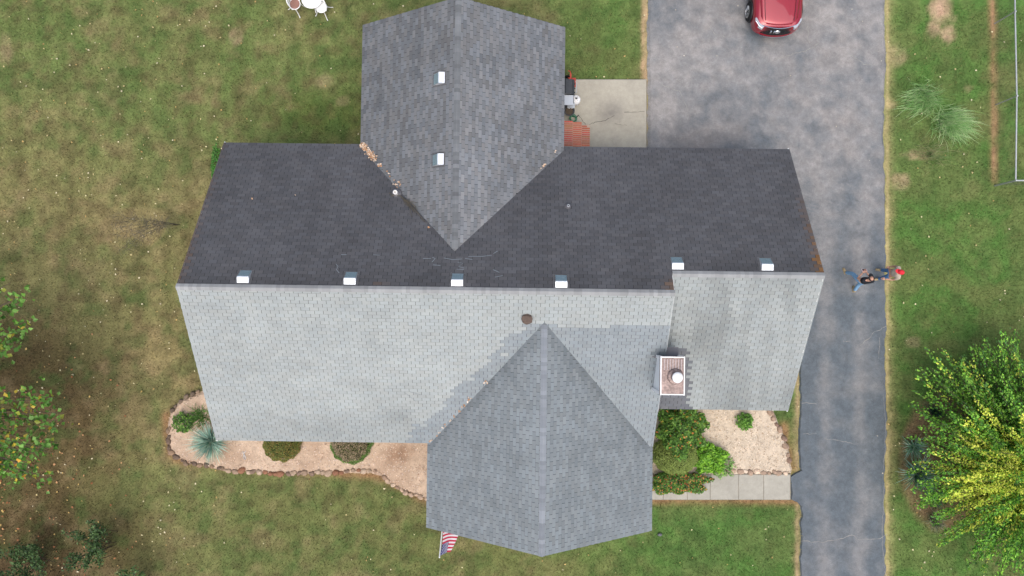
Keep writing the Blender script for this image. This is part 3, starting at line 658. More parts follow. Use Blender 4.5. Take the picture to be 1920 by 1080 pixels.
for q in ([(928, 520), (943, 517)], [(758, 735), (780, 752)], [(768, 734), (790, 740)], [(1120, 745), (1140, 756)]): chalk(q, SL[2] if q[0][1] > 540 else SL[0], z_front if q[0][1] > 540 else z_back)
# dry twigs caught in the valley by the vent pipe
q = MB(); r = random.Random(4)
for i in range(16):
    t0 = r.random()*.6; a = (748+t0*52, 364+t0*52); b = (a[0]+r.uniform(8, 26), a[1]+r.uniform(6, 30))
    p0 = hit(a[0], a[1], z_back)+Vector((0, 0, .03)); p1 = hit(b[0], b[1], lambda x, y: max(z_back(x, y), z_n(x, y)))+Vector((0, 0, .05)); q.tube([p0, (p0+p1)/2+Vector((r.uniform(-.05, .05), r.uniform(-.05, .05), .04)), p1], .008, 4)
for (a, b) in (((730, 362), (738, 366)), ((738, 366), (752, 368)), ((733, 368), (742, 366)), ((752, 368), (768, 380))): q.tube([hit(*a, z_back)+Vector((0, 0, .04)), hit(*b, z_back)+Vector((0, 0, .05))], .012, 4)
tw = q.build('dry_vine', M['twig']); tag(tw, 'dry grey vine caught in the roof valley by the white vent pipe', 'vine')

# ------------------------------------------------------------------ brick steps by the patio
st = thing('brick_steps', 'red brick steps with pale mortar at the patio corner', 'steps', G(1075, 255, 0))
r = random.Random(5); b0 = G(1050, 277, 0)
rows = 15; tread = [(1040, 1075, .56), (1075, 1092, .38), (1092, 1108, .2)]
bm_ = bpy.data.meshes.new('brick')
q = MB().box((0, 0, 0), (1, 1, 1)); bm_.from_pydata([tuple(p) for p in q.v], [], q.f); bm_.materials.append(M['brick'])
q = MB()
for (ua, ub, hz) in tread:
    A = G(ua, 0, 0).x; B = G(ub, 0, 0).x
    Y0 = G(1080, 300, 0).y; Y1 = G(1080, 236 if ub > 1100 else 233, 0).y
    q.box(((A+B)/2-.004, (Y0+Y1)/2, hz/2-.004), (B-A+.004, Y1-Y0, hz-.01))
q.build('mortar_core', M['mortar'], st)
for (ua, ub, hz) in tread:
    A = G(ua, 0, 0).x; B = G(ub, 0, 0).x
    for j in range(17):
        vb = 235+j*3.9
        if ub > 1100 and j < 1: continue
        Y = G(1080, vb, 0).y
        nb_ = 2 if ua < 1070 else 1
        for k in range(nb_):
            xa = lerp(A, B, k/nb_); xb = lerp(A, B, (k+1)/nb_)
            if ub > 1100 and j == 1: xb -= .12
            o = bpy.data.objects.new('brick', bm_); COL.objects.link(o); o.parent = st
            o.location = Vector(((xa+xb)/2, Y, hz-.047+r.uniform(-.002, .002)))-ORG[st.name]; o.scale = (xb-xa-.022, .06, .1)
            o['tint_object'] = [float(x) for x in S(r.uniform(176, 204), r.uniform(100, 122), r.uniform(80, 98), .85)]
# ------------------------------------------------------------------ edging stones
sm = []
for i in range(6):
    r = random.Random(100+i); bm = bmesh.new(); bmesh.ops.create_icosphere(bm, subdivisions=2, radius=1)
    for v in bm.verts:
        k = 1+r.uniform(-.12, .12)+.15*math.sin(3*v.co.x+i)*math.cos(2*v.co.y+i); v.co *= k; v.co.z *= .62
    me = bpy.data.meshes.new('edging_stone'); bm.to_mesh(me); bm.free(); me.materials.append(M['stone'])
    me.polygons.foreach_set('use_smooth', np.ones(len(me.polygons), bool)); sm.append(me)
def stones(line, step, label, group, seed, sz=(.09, .16), jit=2.0, tones=None):
    r = random.Random(seed); acc = 0
    for i in range(len(line)-1):
        (ax, ay), (bx_, by_) = line[i], line[i+1]; L = math.hypot(bx_-ax, by_-ay)
        while acc < L:
            t = acc/L; p = G(lerp(ax, bx_, t)+r.uniform(-jit, jit), lerp(ay, by_, t)+r.uniform(-jit, jit), 0); s = r.uniform(*sz)
            o = bpy.data.objects.new('edging_stone', r.choice(sm)); COL.objects.link(o); o.location = (p.x, p.y, .04+s*.2)
            o.rotation_euler = (r.uniform(-.2, .2), r.uniform(-.2, .2), math.atan2(-(by_-ay), bx_-ax)+r.uniform(-.5, .5)); o.scale = (s*r.uniform(1, 1.35), s*r.uniform(.75, 1), s*r.uniform(.8, 1.1))
            b = r.choice(tones or [(150, 128, 108), (168, 146, 124), (128, 108, 92), (186, 164, 142), (140, 100, 76)]); o['tint_object'] = [float(x) for x in S(*b, .84)]
            tag(o, label, 'stone', group); acc += s*2.15*45.7*r.uniform(.9, 1.15)*step
        acc -= L
stones([(396, 728), (350, 742), (322, 770)], 1.25, 'small dark stone edging the round west end of the gravel bed', 'stones at the bed corner', 1, (.07, .11), tones=[(120, 104, 88), (140, 120, 100), (104, 90, 76)])
stones([(318, 800), (316, 836), (328, 856), (352, 868), (424, 880)], 1.0, 'weathered brown edging stone below the yucca in the west gravel bed', 'stones below the yucca', 2, (.07, .13), tones=[(128, 108, 88), (110, 92, 78), (150, 124, 100)])
stones([(430, 882), (520, 886), (610, 886), (696, 881)], .95, 'rounded tan fieldstone in the straight edging along the west gravel bed', 'stones along the west bed', 3, (.09, .15))
stones([(705, 884), (722, 894), (736, 910), (762, 922), (800, 934)], .95, 'pale stone in the edging curve beside the south wing', 'stones curving to the south wing', 4, (.08, .13), tones=[(190, 168, 146), (176, 152, 130), (150, 126, 106)])
stones([(1443, 772), (1455, 798), (1466, 815), (1474, 838), (1478, 870)], 1.15, 'angular brown stone edging the east side of the square gravel bed', 'stones beside the driveway grass', 5, (.09, .15), tones=[(160, 136, 116), (190, 164, 140), (136, 112, 96)])
stones([(1352, 883), (1480, 885)], .98, 'pale round stone in the row between gravel bed and walkway', 'stones along the walkway', 6, (.085, .13), tones=[(214, 190, 166), (190, 164, 140), (168, 144, 124), (226, 206, 184)])

# ------------------------------------------------------------------ plants
def blades(name, root, c, n, L, wd, cols, tilt=(.15, 1.35), mt='leaf', seed=0, droop=.25, squash=(1, 1), lean=(0, 0), segs=4, spread=.05):
    r = np.random.default_rng(seed); V = []; Fc = []; C = []; b = 0
    for i in range(n):
        az = r.uniform(0, 2*np.pi); ti = r.uniform(*tilt); l = L*r.uniform(.7, 1.1); d = np.array([math.cos(az)*squash[0]+lean[0], math.sin(az)*squash[1]+lean[1], 0])
        o = np.array(c)+np.array([r.normal(0, spread), r.normal(0, spread), 0]); p = o.copy(); col = cols[r.integers(len(cols))]*r.uniform(.75, 1.2); sd_ = np.array([-d[1], d[0], 0]); sd_ /= np.linalg.norm(sd_)+1e-9
        for k in range(segs+1):
            t = k/segs; ww = wd*(1-t**2.2)*(.6+.8*t*(1-t)) if k < segs else 0
            V += [p+sd_*ww, p-sd_*ww]; C += [col*(.85+.3*t)]*2
            a = ti+droop*t*ti*1.2; p = p+(d*math.sin(a)+np.array([0, 0, math.cos(a)]))*l/segs
        Fc += [(b+2*k, b+2*k+1, b+2*k+3, b+2*k+2) for k in range(segs)]; b += 2*(segs+1)
    return mk(name, np.array(V), np.array(Fc), M[mt], root, tint=np.clip(np.array(C), 0, 1))
def yucca(u, v, L, n, cols, label, seed, wd=.022, z=0.05, group=None, **k):
    p = G(u, v, z); t = thing('yucca', label, 'plant', p, group); blades('leaves', t, p+Vector((0, 0, .12)), n, L, wd, cols, seed=seed, **k)
    MB().tube([p-Vector((0, 0, .1)), p+Vector((0, 0, .1)), p+Vector((0, 0, .2))], [.09, .08, .05], 8).build('stem', M['bark'], t); return t
YG = [S(146, 182, 166), S(120, 160, 142), S(170, 196, 182), S(98, 138, 120), S(184, 200, 176)]
DG = [S(92, 136, 102), S(118, 162, 124), S(76, 114, 84), S(148, 178, 146)]
yucca(400, 826, 1.0, 330, YG, 'large blue green spiky yucca at the west corner of the house', 1, wd=.02, z=.15)
yucca(1716, 888, 1.0, 210, YG+DG, 'largest dark green yucca on the west edge of the shrub bed', 2, wd=.028, z=.3)
yucca(1708, 836, .7, 140, DG+YG, 'smaller dark green yucca just north of the largest one', 3, wd=.02)
yucca(1748, 975, .55, 170, [S(150, 160, 130, .8), S(120, 136, 100, .8), S(168, 172, 146, .8)], 'pale greyish yucca at the south tip of the shrub bed', 4, wd=.012)
yucca(1748, 772, .6, 100, [S(60, 92, 70, .8), S(78, 112, 84, .8)], 'dark yucca half hidden under the north side of the leafy tree', 5, wd=.022)
yucca(1745, 930, .6, 100, [S(70, 112, 84, .8), S(96, 140, 110, .8)], 'yucca under the yellow green tree leaves south of the largest yucca', 6, wd=.022)
def grassclump(u, v, L, n, cols, label, seed, lean, squash=(1, 1), tilt=(.2, 1.2), spread=.24, wd=.009):
    p = G(u, v, 0); t = thing('ornamental_grass', label, 'grass clump', p)
    blades('leaves', t, p, n, L, wd, cols, seed=seed, lean=lean, squash=squash, tilt=tilt, droop=.95, segs=5, spread=spread)
    MB().lathe(p-Vector((0, 0, .06)), [(spread*.6, 0), (spread*.5, .07), (spread*.2, .09)], 10).build('crown', M['core'], t)
PG = [S(148, 190, 116), S(128, 174, 100), S(174, 206, 142), S(194, 210, 160), S(112, 156, 90)]
grassclump(1734, 186, .85, 900, PG, 'arching green ornamental grass clump nearer the driveway', 7, (-.45, -.3), (.9, .6))
grassclump(1776, 228, .9, 950, PG, 'arching green ornamental grass clump nearer the wire fence', 8, (.45, -.5), (.9, .6))
grassclump(1742, 290, .7, 160, [S(130, 150, 92, .82), S(110, 138, 78, .82), S(170, 164, 120, .82)], 'small thin tuft of grass south of the two big clumps', 9, (.2, 0), (1.2, .6), wd=.007, spread=.25)
grassclump(380, 782, .6, 160, [S(88, 132, 54, .8), S(110, 156, 70, .8), S(70, 110, 44, .8)], 'bright green strappy clump tucked against the west corner', 10, (-.1, 0), spread=.15, wd=.014)
def shell_pts(r, n, c, rad, lo=-.2, inner=.55):
    d = r.normal(0, 1, (n, 3)); d /= np.linalg.norm(d, axis=1, keepdims=True); d[:, 2] = np.where(d[:, 2] < lo, -d[:, 2], d[:, 2])
    q = d*(inner+(1-inner)*r.random((n, 1))**.5); ph_ = r.uniform(0, 6, 4); nz = 1+(0 if lo == 0 else .26)*np.sin(5*d[:, :1]+3*d[:, 1:2]+ph_[0])*np.cos(4*d[:, 1:2]+ph_[1])+(.05 if lo == 0 else .16)*np.sin(11*d[:, :1]+ph_[2])*np.sin(9*d[:, 1:2]+ph_[3])
    return np.array(c)+q*nz*np.array(rad), d
def bush(name, u, v, rad, n, L, cols, label, seed, cat='bush', wts=None, clip=False, z=.02, asp=.6, top=None, inner=.55):
    p = G(u, v, z); t = thing(name, label, cat, p); r = np.random.default_rng(seed)
    C, d = shell_pts(r, n, (p.x, p.y, p.z+rad[2]*(.15 if clip else .35)), rad, inner=.85 if clip else inner, lo=0 if clip else -.2)
    cc = np.array(cols)[r.choice(len(cols), n, p=wts)]*r.uniform(.75, 1.2, (n, 1))
    if top is not None:
        k = (d[:, 2] > .55); cc[k] = np.array(top)[r.integers(0, len(top), k.sum())]*r.uniform(.75, 1.2, (k.sum(), 1))
    leafcloud('crown', C, r.uniform(.7, 1.25, n)*L, asp, cc, M['leaf'], t, flat=.55, r=r)
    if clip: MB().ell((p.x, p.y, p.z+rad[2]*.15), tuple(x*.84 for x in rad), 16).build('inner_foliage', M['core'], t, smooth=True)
    q = MB()
    for i in range(7):
        a = i*.9; q.tube([p-Vector((0, 0, .05)), p+Vector((math.cos(a)*rad[0]*.4, math.sin(a)*rad[1]*.4, rad[2]*.5)), p+Vector((math.cos(a)*rad[0]*.8, math.sin(a)*rad[1]*.8, rad[2]*.75))], [.022, .014, .006], 5)
    q.build('stem', M['bark'], t); return t
g1 = [S(74, 112, 42), S(98, 140, 54), S(56, 88, 38), S(118, 158, 66)]
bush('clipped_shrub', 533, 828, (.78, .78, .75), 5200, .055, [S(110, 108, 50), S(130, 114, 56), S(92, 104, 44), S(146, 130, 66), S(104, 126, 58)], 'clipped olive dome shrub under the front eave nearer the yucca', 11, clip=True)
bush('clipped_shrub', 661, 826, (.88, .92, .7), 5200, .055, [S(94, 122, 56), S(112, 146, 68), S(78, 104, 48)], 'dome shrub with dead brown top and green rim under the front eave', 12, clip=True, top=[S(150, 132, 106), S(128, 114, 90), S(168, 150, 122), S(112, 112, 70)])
bush('shrub', 349, 790, (.42, .4, .38), 620, .09, g1, 'low dark green shrub in the round west end of the gravel bed', 13)
bush('shrub', 1268, 797, (.95, 1.15, 1.3), 5200, .12, g1+[S(232, 150, 84, .85), S(190, 176, 70, .85)], 'big loose bush with orange blossom beside the chimney wall', 14, wts=[.31, .32, .13, .18, .025, .035])
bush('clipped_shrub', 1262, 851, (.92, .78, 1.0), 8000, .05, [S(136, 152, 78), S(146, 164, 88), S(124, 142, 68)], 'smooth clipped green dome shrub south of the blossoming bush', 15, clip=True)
bush('flowering_plant', 1268, 900, (1.15, .5, .5), 3800, .085, g1+[S(236, 140, 90, .85), S(224, 176, 90, .85), S(210, 96, 70, .85)], 'low plant dotted with orange flowers at the walkway end', 16, wts=[.3, .28, .14, .14, .06, .05, .03])
bush('leafy_plant', 1328, 856, (.6, .62, .5), 1100, .15, [S(120, 176, 50, .85), S(150, 204, 64, .85), S(92, 146, 42, .85)], 'bright lime green leafy plant east of the clipped dome', 17, wts=[.4, .35, .25])
bush('leafy_plant', 1352, 872, (.5, .45, .35), 260, .12, [S(150, 184, 110, .85), S(120, 160, 84, .85)], 'pale sparse trailing plant at the corner of walkway and gravel', 18)
bush('leafy_plant', 1394, 788, (.3, .33, .45), 520, .11, [S(110, 160, 62, .85), S(134, 184, 80, .85), S(86, 130, 50, .85)], 'single small green plant alone in the square gravel bed', 19)
bush('weed_patch', 406, 310, (.17, .8, .22), 420, .08, [S(84, 150, 60, .85), S(64, 122, 46, .85), S(104, 168, 74, .85)], 'bright green weeds growing along the west wall', 20, cat='weeds')

# ------------------------------------------------------------------ trees
def limb(mb, pts, r0, r1, n=6): mb.tube(pts, [lerp(r0, r1, i/(len(pts)-1)) for i in range(len(pts))], n)
def bez(a, b, c, n=8): return [(a*(1-t)**2+b*2*t*(1-t)+c*t*t) for t in [i/(n-1) for i in range(n)]]
def shoot_tree(name, label, base, ends, leaf_n, leafL, colf, seed, t0=.35, spread=.22, trunk_r=.05, asp=.72, cat='tree', upf=.75, out=.5, trunk_h=0):
    t = thing(name, label, cat, base); r = np.random.default_rng(seed); mb = MB(); C = []; D = []
    if trunk_h: mb.tube([base-Vector((0, 0, .2)), base+Vector((.05, .03, trunk_h*.4)), base+Vector((.1, .12, trunk_h)), base+Vector((.2, .1, trunk_h*1.4))], [.3, .22, .16, .05], 10)
    for e in ends:
        e = Vector(e); b = base+Vector((r.normal(0, .22), r.normal(0, .22), -.1)) if not trunk_h else base+Vector((.08, .08, trunk_h*r.uniform(.55, 1.3))); mid = b+Vector(((e.x-b.x)*(1-upf), (e.y-b.y)*(1-upf), (e.z-b.z)*.62)); P = bez(b, mid, e, 9)
        limb(mb, P, trunk_r*r.uniform(.7, 1.2), .008, 5)
        d = (P[-1]-P[-3]).normalized()
        k = r.uniform(t0, 1, leaf_n)**.8
        for tt_ in k:
            f = tt_*8; i = min(7, int(f)); q = P[i].lerp(P[i+1], f-i); sp = spread*(1.15-.75*tt_)
            C.append((q.x+r.normal(0, sp), q.y+r.normal(0, sp), q.z+r.normal(0, sp*.7))); D.append(tuple(d))
    mb.build('trunk', M['bark'], t); C = np.array(C); D = np.array(D)
    leafcloud('crown', C, r.uniform(.65, 1.25, len(C))*leafL, asp, colf(C, r), M['leaf'], t, flat=.6, r=r, dirs=D*out)
    return t
r = random.Random(21); ends = []
while len(ends) < 330:
    u = r.uniform(1690, 2130)-30*r.random(); v = r.uniform(620, 1120)
    q = ((u-1935)/240)**2+((v-858)/245)**2
    if q > 1: continue
    z = .9+2.5*(1-q)**.5*(.7+.5*r.random())
    ends.append(G(u, v, z))
for (u, v, z) in ((1735, 655, 1.6), (1752, 672, 1.8), (1718, 705, 1.4), (1880, 618, 2.2), (1872, 640, 2.2), (1900, 660, 2.4), (1704, 755, 1.2), (1790, 690, 2.0), (1800, 668, 2), (1735, 735, 1.4), (1722, 690, 1.5), (1745, 690, 1.7), (1712, 730, 1.3), (1765, 655, 1.8), (1825, 1010, 1.6), (1850, 1030, 1.8), (1880, 1045, 2), (1870, 1060, 1.8), (1905, 1070, 2), (1840, 1050, 1.6)): ends.append(G(u, v, z))
LN = 190
def colA(C, r):
    u, v = PX(C[:, 0], C[:, 1], C[:, 2]); n = len(C); g = np.array([S(120, 172, 62), S(146, 196, 76), S(92, 144, 52), S(74, 124, 54)])[r.integers(0, 4, n)]
    y = np.array([S(204, 214, 84), S(222, 226, 100), S(178, 202, 76)])[r.integers(0, 3, n)]
    k = np.exp(-((v-(915-(u-1800)*.1))/70)**2)*sst(1740, 1830, u)*.5+.13+.35*sst(2.0, 3.2, C[:, 2])*(v < 840)*.5
    sh = np.arange(n)//LN; ns_ = sh.max()+1; rs = r.random(ns_)[sh]; br = r.uniform(.6, 1.3, ns_)[sh]
    c = np.where((.75*rs+.25*r.random(n) < k)[:, None], y, g); return c*(br*r.uniform(.85, 1.2, n))[:, None]
shoot_tree('leafy_tree', 'large yellow green many stemmed leafy tree east of the driveway', G(1930, 880, 0), ends, LN, .115, colA, 22, spread=.15, out=1.2, asp=.6, t0=.22, trunk_r=.025, upf=.6)
def colB(C, r):
    n = len(C); p = np.array([S(98, 142, 56), S(78, 120, 44), S(120, 164, 78), S(200, 178, 66), S(210, 160, 60), S(140, 150, 54)]); return p[r.choice(6, n, p=[.34, .33, .16, .05, .02, .1])]*1.0*r.uniform(.7, 1.2, (n, 1))
r = random.Random(31); ends = []
for (u0, u1, v0, v1, n) in ((-60, 52, 545, 690, 14), (-40, 105, 735, 900, 30), (-30, 70, 790, 900, 8), (-300, -40, 450, 1000, 40)):
    for i in range(n): ends.append(G(r.uniform(u0, u1), r.uniform(v0, v1), r.uniform(4.2, 6.4)))
for (u, v) in ((62, 612), (20, 530), (120, 775), (108, 830), (122, 790), (60, 735), (85, 905), (100, 745)): ends.append(G(u, v, 5.0))
shoot_tree('broadleaf_tree', 'green broadleaf tree with yellowing leaves reaching in over the west lawn', G(-230, 740, 0), ends, 22, .18, colB, 32, t0=.8, spread=.42, trunk_r=.05, asp=.85, upf=.45, trunk_h=2.8)
def colC(C, r):
    n = len(C); p = np.array([S(86, 116, 66), S(68, 96, 50), S(104, 134, 78), S(54, 80, 44)]); return p[r.integers(0, 4, n)]*.8*r.uniform(.7, 1.2, (n, 1))
r = random.Random(41); ends = [G(r.uniform(115, 195), r.uniform(985, 1075), r.uniform(1.2, 2.6)) for i in range(22)]+[G(165, 975, 2.4), G(180, 990, 2.4)]
shoot_tree('young_tree', 'slim dark green young tree at the bottom edge near the west corner', G(203, 1018, 0), ends, 60, .1, colC, 42, t0=.55, spread=.16, trunk_r=.012, upf=.55)
r = random.Random(43); ends = [G(r.uniform(-20, 85), r.uniform(1020, 1130), r.uniform(1.2, 2.2)) for i in range(26)]
shoot_tree('young_tree', 'dark green leafy sapling filling the bottom corner under the broadleaf tree', G(80, 1050, 0), ends, 60, .11, colC, 44, t0=.5, spread=.2, trunk_r=.012, upf=.55)
r = random.Random(45); ends = [G(r.uniform(205, 268), r.uniform(1062, 1150), r.uniform(1.5, 2.4)) for i in range(16)]
shoot_tree('young_tree', 'pale green sapling tip showing at the bottom edge beside the slim tree', G(262, 1095, 0), ends, 60, .1, lambda C, r: colC(C, r)*1.35, 46, t0=.5, spread=.16, trunk_r=.018, upf=.55)
# bare sapling on the west lawn
bt = thing('bare_sapling', 'thin bare grey sapling leaning over the west lawn', 'sapling', G(337, 421, 0)); q = MB(); r = random.Random(51); b = G(337, 421, -.05)
top = [G(u+14*((i_*7)%3-1)*.5, v, z) for i_, (u, v, z) in enumerate(((215, 405, 3.6), (210, 430, 3.8), (222, 452, 3.5), (230, 470, 3.3), (240, 412, 3.1), (205, 442, 4.0), (250, 440, 2.9), (228, 480, 3.4), (262, 425, 2.5), (245, 462, 3.0), (218, 418, 3.7)))]
tw_ = []
for e in top:
    P = bez(b, b+Vector(((e.x-b.x)*.35, (e.y-b.y)*.2, (e.z-b.z)*.6)), e, 8); limb(q, P, .006, .003, 4); tw_.append(P)
q.build('trunk', M['twig'], bt); q = MB()
for P in tw_:
    for i in range(40):
        t_ = r.uniform(1.6, 7); k = int(min(6, t_)); p = P[k].lerp(P[k+1], t_-k); d = Vector((r.gauss(0, 1), r.gauss(0, 1), r.gauss(.2, .6))).normalized()*r.uniform(.15, .5)
        q.tube([p, p+d*.5+Vector((0, 0, r.uniform(-.03, .05))), p+d], [.004, .0035, .0025], 3, False)
q.build('twigs', M['twig'], bt)

# ------------------------------------------------------------------ fallen leaves
def litter(name, n, dens, cols, sz, label, seed, zfun=None):
    r = np.random.default_rng(seed); u = r.uniform(-10, 1930, n*6); v = r.uniform(-10, 1090, n*6); k = r.random(n*6) < dens(u, v); u, v = u[k][:n], v[k][:n]
    C = GA(u, v); C[:, 2] = .05; cc = np.array(cols)[r.integers(0, len(cols), len(u))]*r.uniform(.7, 1.15, (len(u), 1))
    o = leafcloud(name, C, r.uniform(sz[0], sz[1], len(u)), .75, cc, M['drygl'], flat=.3, r=r); tag(o, label, 'leaves', kind='stuff')
def onl(u, v):
    x = GA(u, v); bad = ((u > drive_l(v)-1) & (u < drive_r(v)+1)) | ((x[:, 0] > -10.9) & (x[:, 0] < 10) & (x[:, 1] > -4) & (x[:, 1] < 5.5)); return ~bad
litter('fallen_leaves', 720, lambda u, v: onl(u, v)*(.22+.35*(u < 420)+.3*((u > 1670) & (v > 900)))*(.3+fbm(u, v, 90, 2)), [S(214, 204, 160, .85), S(196, 180, 130, .85), S(224, 212, 178, .85), S(190, 160, 104, .85)], (.045, .1), 'pale fallen leaves scattered over the lawn', 61)
litter('fallen_leaves', 950, lambda u, v: onl(u, v)*np.clip((300-u)/300, 0, 1)*sst(520, 900, v), [S(176, 120, 84, .8), S(150, 98, 66, .8), S(196, 150, 108, .8), S(206, 176, 110, .8)], (.06, .12), 'russet fallen leaves under the trees in the west corner', 62)
litter('fallen_leaves', 70, lambda u, v: ~onl(u, v)*(u > 1220)*(v < 280)*.6+~onl(u, v)*(u > 1500)*.15, [S(214, 206, 190, .85), S(190, 180, 160, .85)], (.03, .08), 'few pale leaf scraps lying on the asphalt', 63)
litter('fallen_leaves', 500, lambda u, v: (np.abs(v-(884+14*sst(700, 800, u)*2)) < 14)*(u > 330)*(u < 800)*1.0, [S(176, 132, 96, .8), S(150, 108, 78, .8), S(196, 160, 120, .8)], (.04, .08), 'brown dry leaves caught along the bed edging stones', 64)
def rooflitter(spec, label, seed):
    r = np.random.default_rng(seed); C = []
    for (u0, v0, u1, v1, n, sp) in spec:
        for i in range(n):
            t_ = r.random(); u = lerp(u0, u1, t_)+r.normal(0, sp); v = lerp(v0, v1, t_)+r.normal(0, sp)
            p = hit(u, v, lambda x, y: max(z_back(x, y) if y < Yb+.2 else 0, z_n(x, y)) if y > 0 else max(z_front(x, y), z_s(x, y))); C.append((p.x, p.y, p.z+.03+abs(r.normal(0, .015))))
    C = np.array(C); cc = np.array([S(216, 192, 168, .85), S(196, 160, 128, .85), S(226, 208, 188, .85), S(180, 140, 106, .85)])[r.integers(0, 4, len(C))]*r.uniform(.75, 1.15, (len(C), 1))
    o = leafcloud('leaf_pile', C, r.uniform(.05, .1, len(C)), .75, cc, M['drygl'], flat=.45, r=r); tag(o, label, 'leaves', kind='stuff')
rooflitter([(679, 272, 686, 278, 55, 3.2), (686, 280, 704, 299, 110, 3), (710, 308, 714, 311, 10, 2), (742, 344, 750, 352, 12, 3), (724, 320, 730, 330, 4, 2)], 'heap of dry tan leaves in the rear west roof valley', 71)
rooflitter([(1016, 315, 1022, 308, 9, 1.6), (1040, 285, 1046, 282, 3, 1.2)], 'few dry leaves in the rear east roof valley', 72)
rooflitter([(806, 829, 880, 750, 22, 1.2), (908, 714, 914, 717, 8, 1.6), (876, 750, 882, 746, 5, 1.5)], 'line of dry leaves in the front roof valley', 73)
rooflitter([(473, 372, 474, 373, 2, .5), (803, 425, 804, 426, 2, .6), (555, 366, 556, 367, 1, .5)], 'two or three single leaves lying on the dark rear roof', 74)

# ------------------------------------------------------------------ chain-link fence
fb = [(1864, -330), (1864, -70), (1865, 44), (1868, 196), (1866, 348)]
fc = thing('chain_link_fence', 'galvanised chain link fence with steel top rail east of the lawn', 'fence', G(1866, 348, 0)); FH = 1.22
pb = [G(u, v, 0) for u, v in fb]; pe = pb[-1]+Vector((6, .1, 0)); pm = pb[-1]+Vector((3, .05, 0))
for i, p in enumerate(pb+[pm, pe]):
    MB().tube([p-Vector((0, 0, .1)), p+Vector((0, 0, FH))], .035 if i == 4 else .026, 8).build('post', M['steel'], fc)
    MB().ell(p+Vector((0, 0, FH)), (.045, .045, .04), 8).build('post_cap', M['steel'], fc)
MB().tube([p+Vector((0, 0, FH-.03)) for p in pb], .03, 8).build('top_rail', M['steel'], fc)
MB().tube([p+Vector((0, 0, FH-.03)) for p in (pb[-1], pm, pe)], .03, 8).build('top_rail', M['steel'], fc)
q = MB()
def netting(a, b):
    d = b-a; L = d.length; d.normalize(); n = int(L/.1); z0, z1 = .03, FH-.05
    for i in range(-int((z1-z0)/.1), n):
        for s_ in (1, -1):
            x0 = i*.1; x1 = x0+(z1-z0)
            A0, A1 = max(0, x0), min(L, x1)
            if A1 <= A0: continue
            zA, zB = z0+(A0-x0), z0+(A1-x0)
            if s_ < 0: zA, zB = z1-(A0-x0), z1-(A1-x0)
            p0 = a+d*A0+Vector((0, 0, zA)); p1 = a+d*A1+Vector((0, 0, zB)); nn = Vector((-d.y, d.x, 0))*.0011; up = Vector((0, 0, .0011))
            q.add([p0+nn, p0-nn-up, p0-nn+up, p1+nn, p1-nn-up, p1-nn+up], [(0, 1, 4, 3), (1, 2, 5, 4), (2, 0, 3, 5)])
for i in range(1, 4): netting(pb[i], pb[i+1])
netting(pb[-1], pe); o = q.build('wire_mesh', M['twig'], fc); o['kind'] = 'stuff'

# ------------------------------------------------------------------ flag on the south gable
fx = G(826, 994, 3.0)
ba = Vector((fx.x, Yse+.26, 1.9)); tp = G(824, 1045, 3.05)
fg = thing('flag', 'striped red white and blue flag on a white pole at the south gable', 'flag', ba)
MB().tube([ba, tp], .022, 8).build('pole', M['white'], fg); MB().ell(tp, (.03, .03, .03), 8).build('finial', M['white'], fg)
MB().box(ba+Vector((0, .02, 0)), (.1, .06, .16)).build('bracket', M['white'], fg)
fm_ = bpy.data.materials.new('flag_cloth'); fm_.use_nodes = True; b = fm_.node_tree.nodes['Principled BSDF']; at = fm_.node_tree.nodes.new('ShaderNodeAttribute'); at.attribute_name = 'tint'
fm_.node_tree.links.new(at.outputs['Color'], b.inputs['Base Color']); b.inputs['Roughness'].default_value = .8
RED, WHT, BLU = S(206, 44, 76, .85), S(244, 236, 240, .85), S(44, 40, 120, .85)
V = []; Fc = []; C = []; n = 0
ax = (tp-ba).normalized(); Lp = (tp-ba).length
# hoist runs along the pole, the fly hangs and folds eastwards; 13 stripes, canton towards the tip
ns = 13; hs = .93; f0 = Lp-.08-hs; nc = 12
def fp(s_, f_):                 # s_ along hoist from tip (0) to base (1), f_ along fly 0..1
    p = ba+ax*(f0+.02+hs*(1-s_)); drop = f_*1.0
    x = .62*math.sin(min(f_, .75)/.75*math.pi/2)-.35*max(0, f_-.75)+.05*math.sin(9*f_+3*s_)
    return p+Vector((x*(.55+.45*s_)+.02, .12*f_*(1-s_)*1+.04*math.sin(6*f_), -drop*.4))
for j in range(ns):
    for k in range(nc):
        q4 = [fp(j/ns, k/nc), fp((j+1)/ns, k/nc), fp((j+1)/ns, (k+1)/nc), fp(j/ns, (k+1)/nc)]
        c = RED if j % 2 == 0 else WHT
        if j < 6 and k < 4: c = BLU
        V += q4; C += [c]*4; Fc.append((n, n+1, n+2, n+3)); n += 4
cl_ = mk('cloth', V, Fc, fm_, fg, tint=np.array(C)); sd_ = cl_.modifiers.new('thick', 'SOLIDIFY'); sd_.thickness = .003
q = MB(); r = random.Random(3)
for j in range(9):
    for k in range(5 if j % 2 else 6):
        s_ = (j+.5)/9*6/13; f_ = ((k+.5+(.5 if j % 2 else 0))/6.2)*4/12; p = fp(s_, f_); nrm = (fp(s_+.01, f_)-p).cross(fp(s_, f_+.01)-p).normalized()
        for sg in (1, -1):
            P = [p+nrm*sg*.004+((fp(s_+.01, f_)-p).normalized()*math.cos(a)+(fp(s_, f_+.01)-p).normalized()*math.sin(a))*(.022 if i % 2 == 0 else .009) for i, a in enumerate([2*math.pi*i/10 for i in range(10)])]; q.add(P, [tuple(range(10))])
q.build('stars', M['white'], cl_)

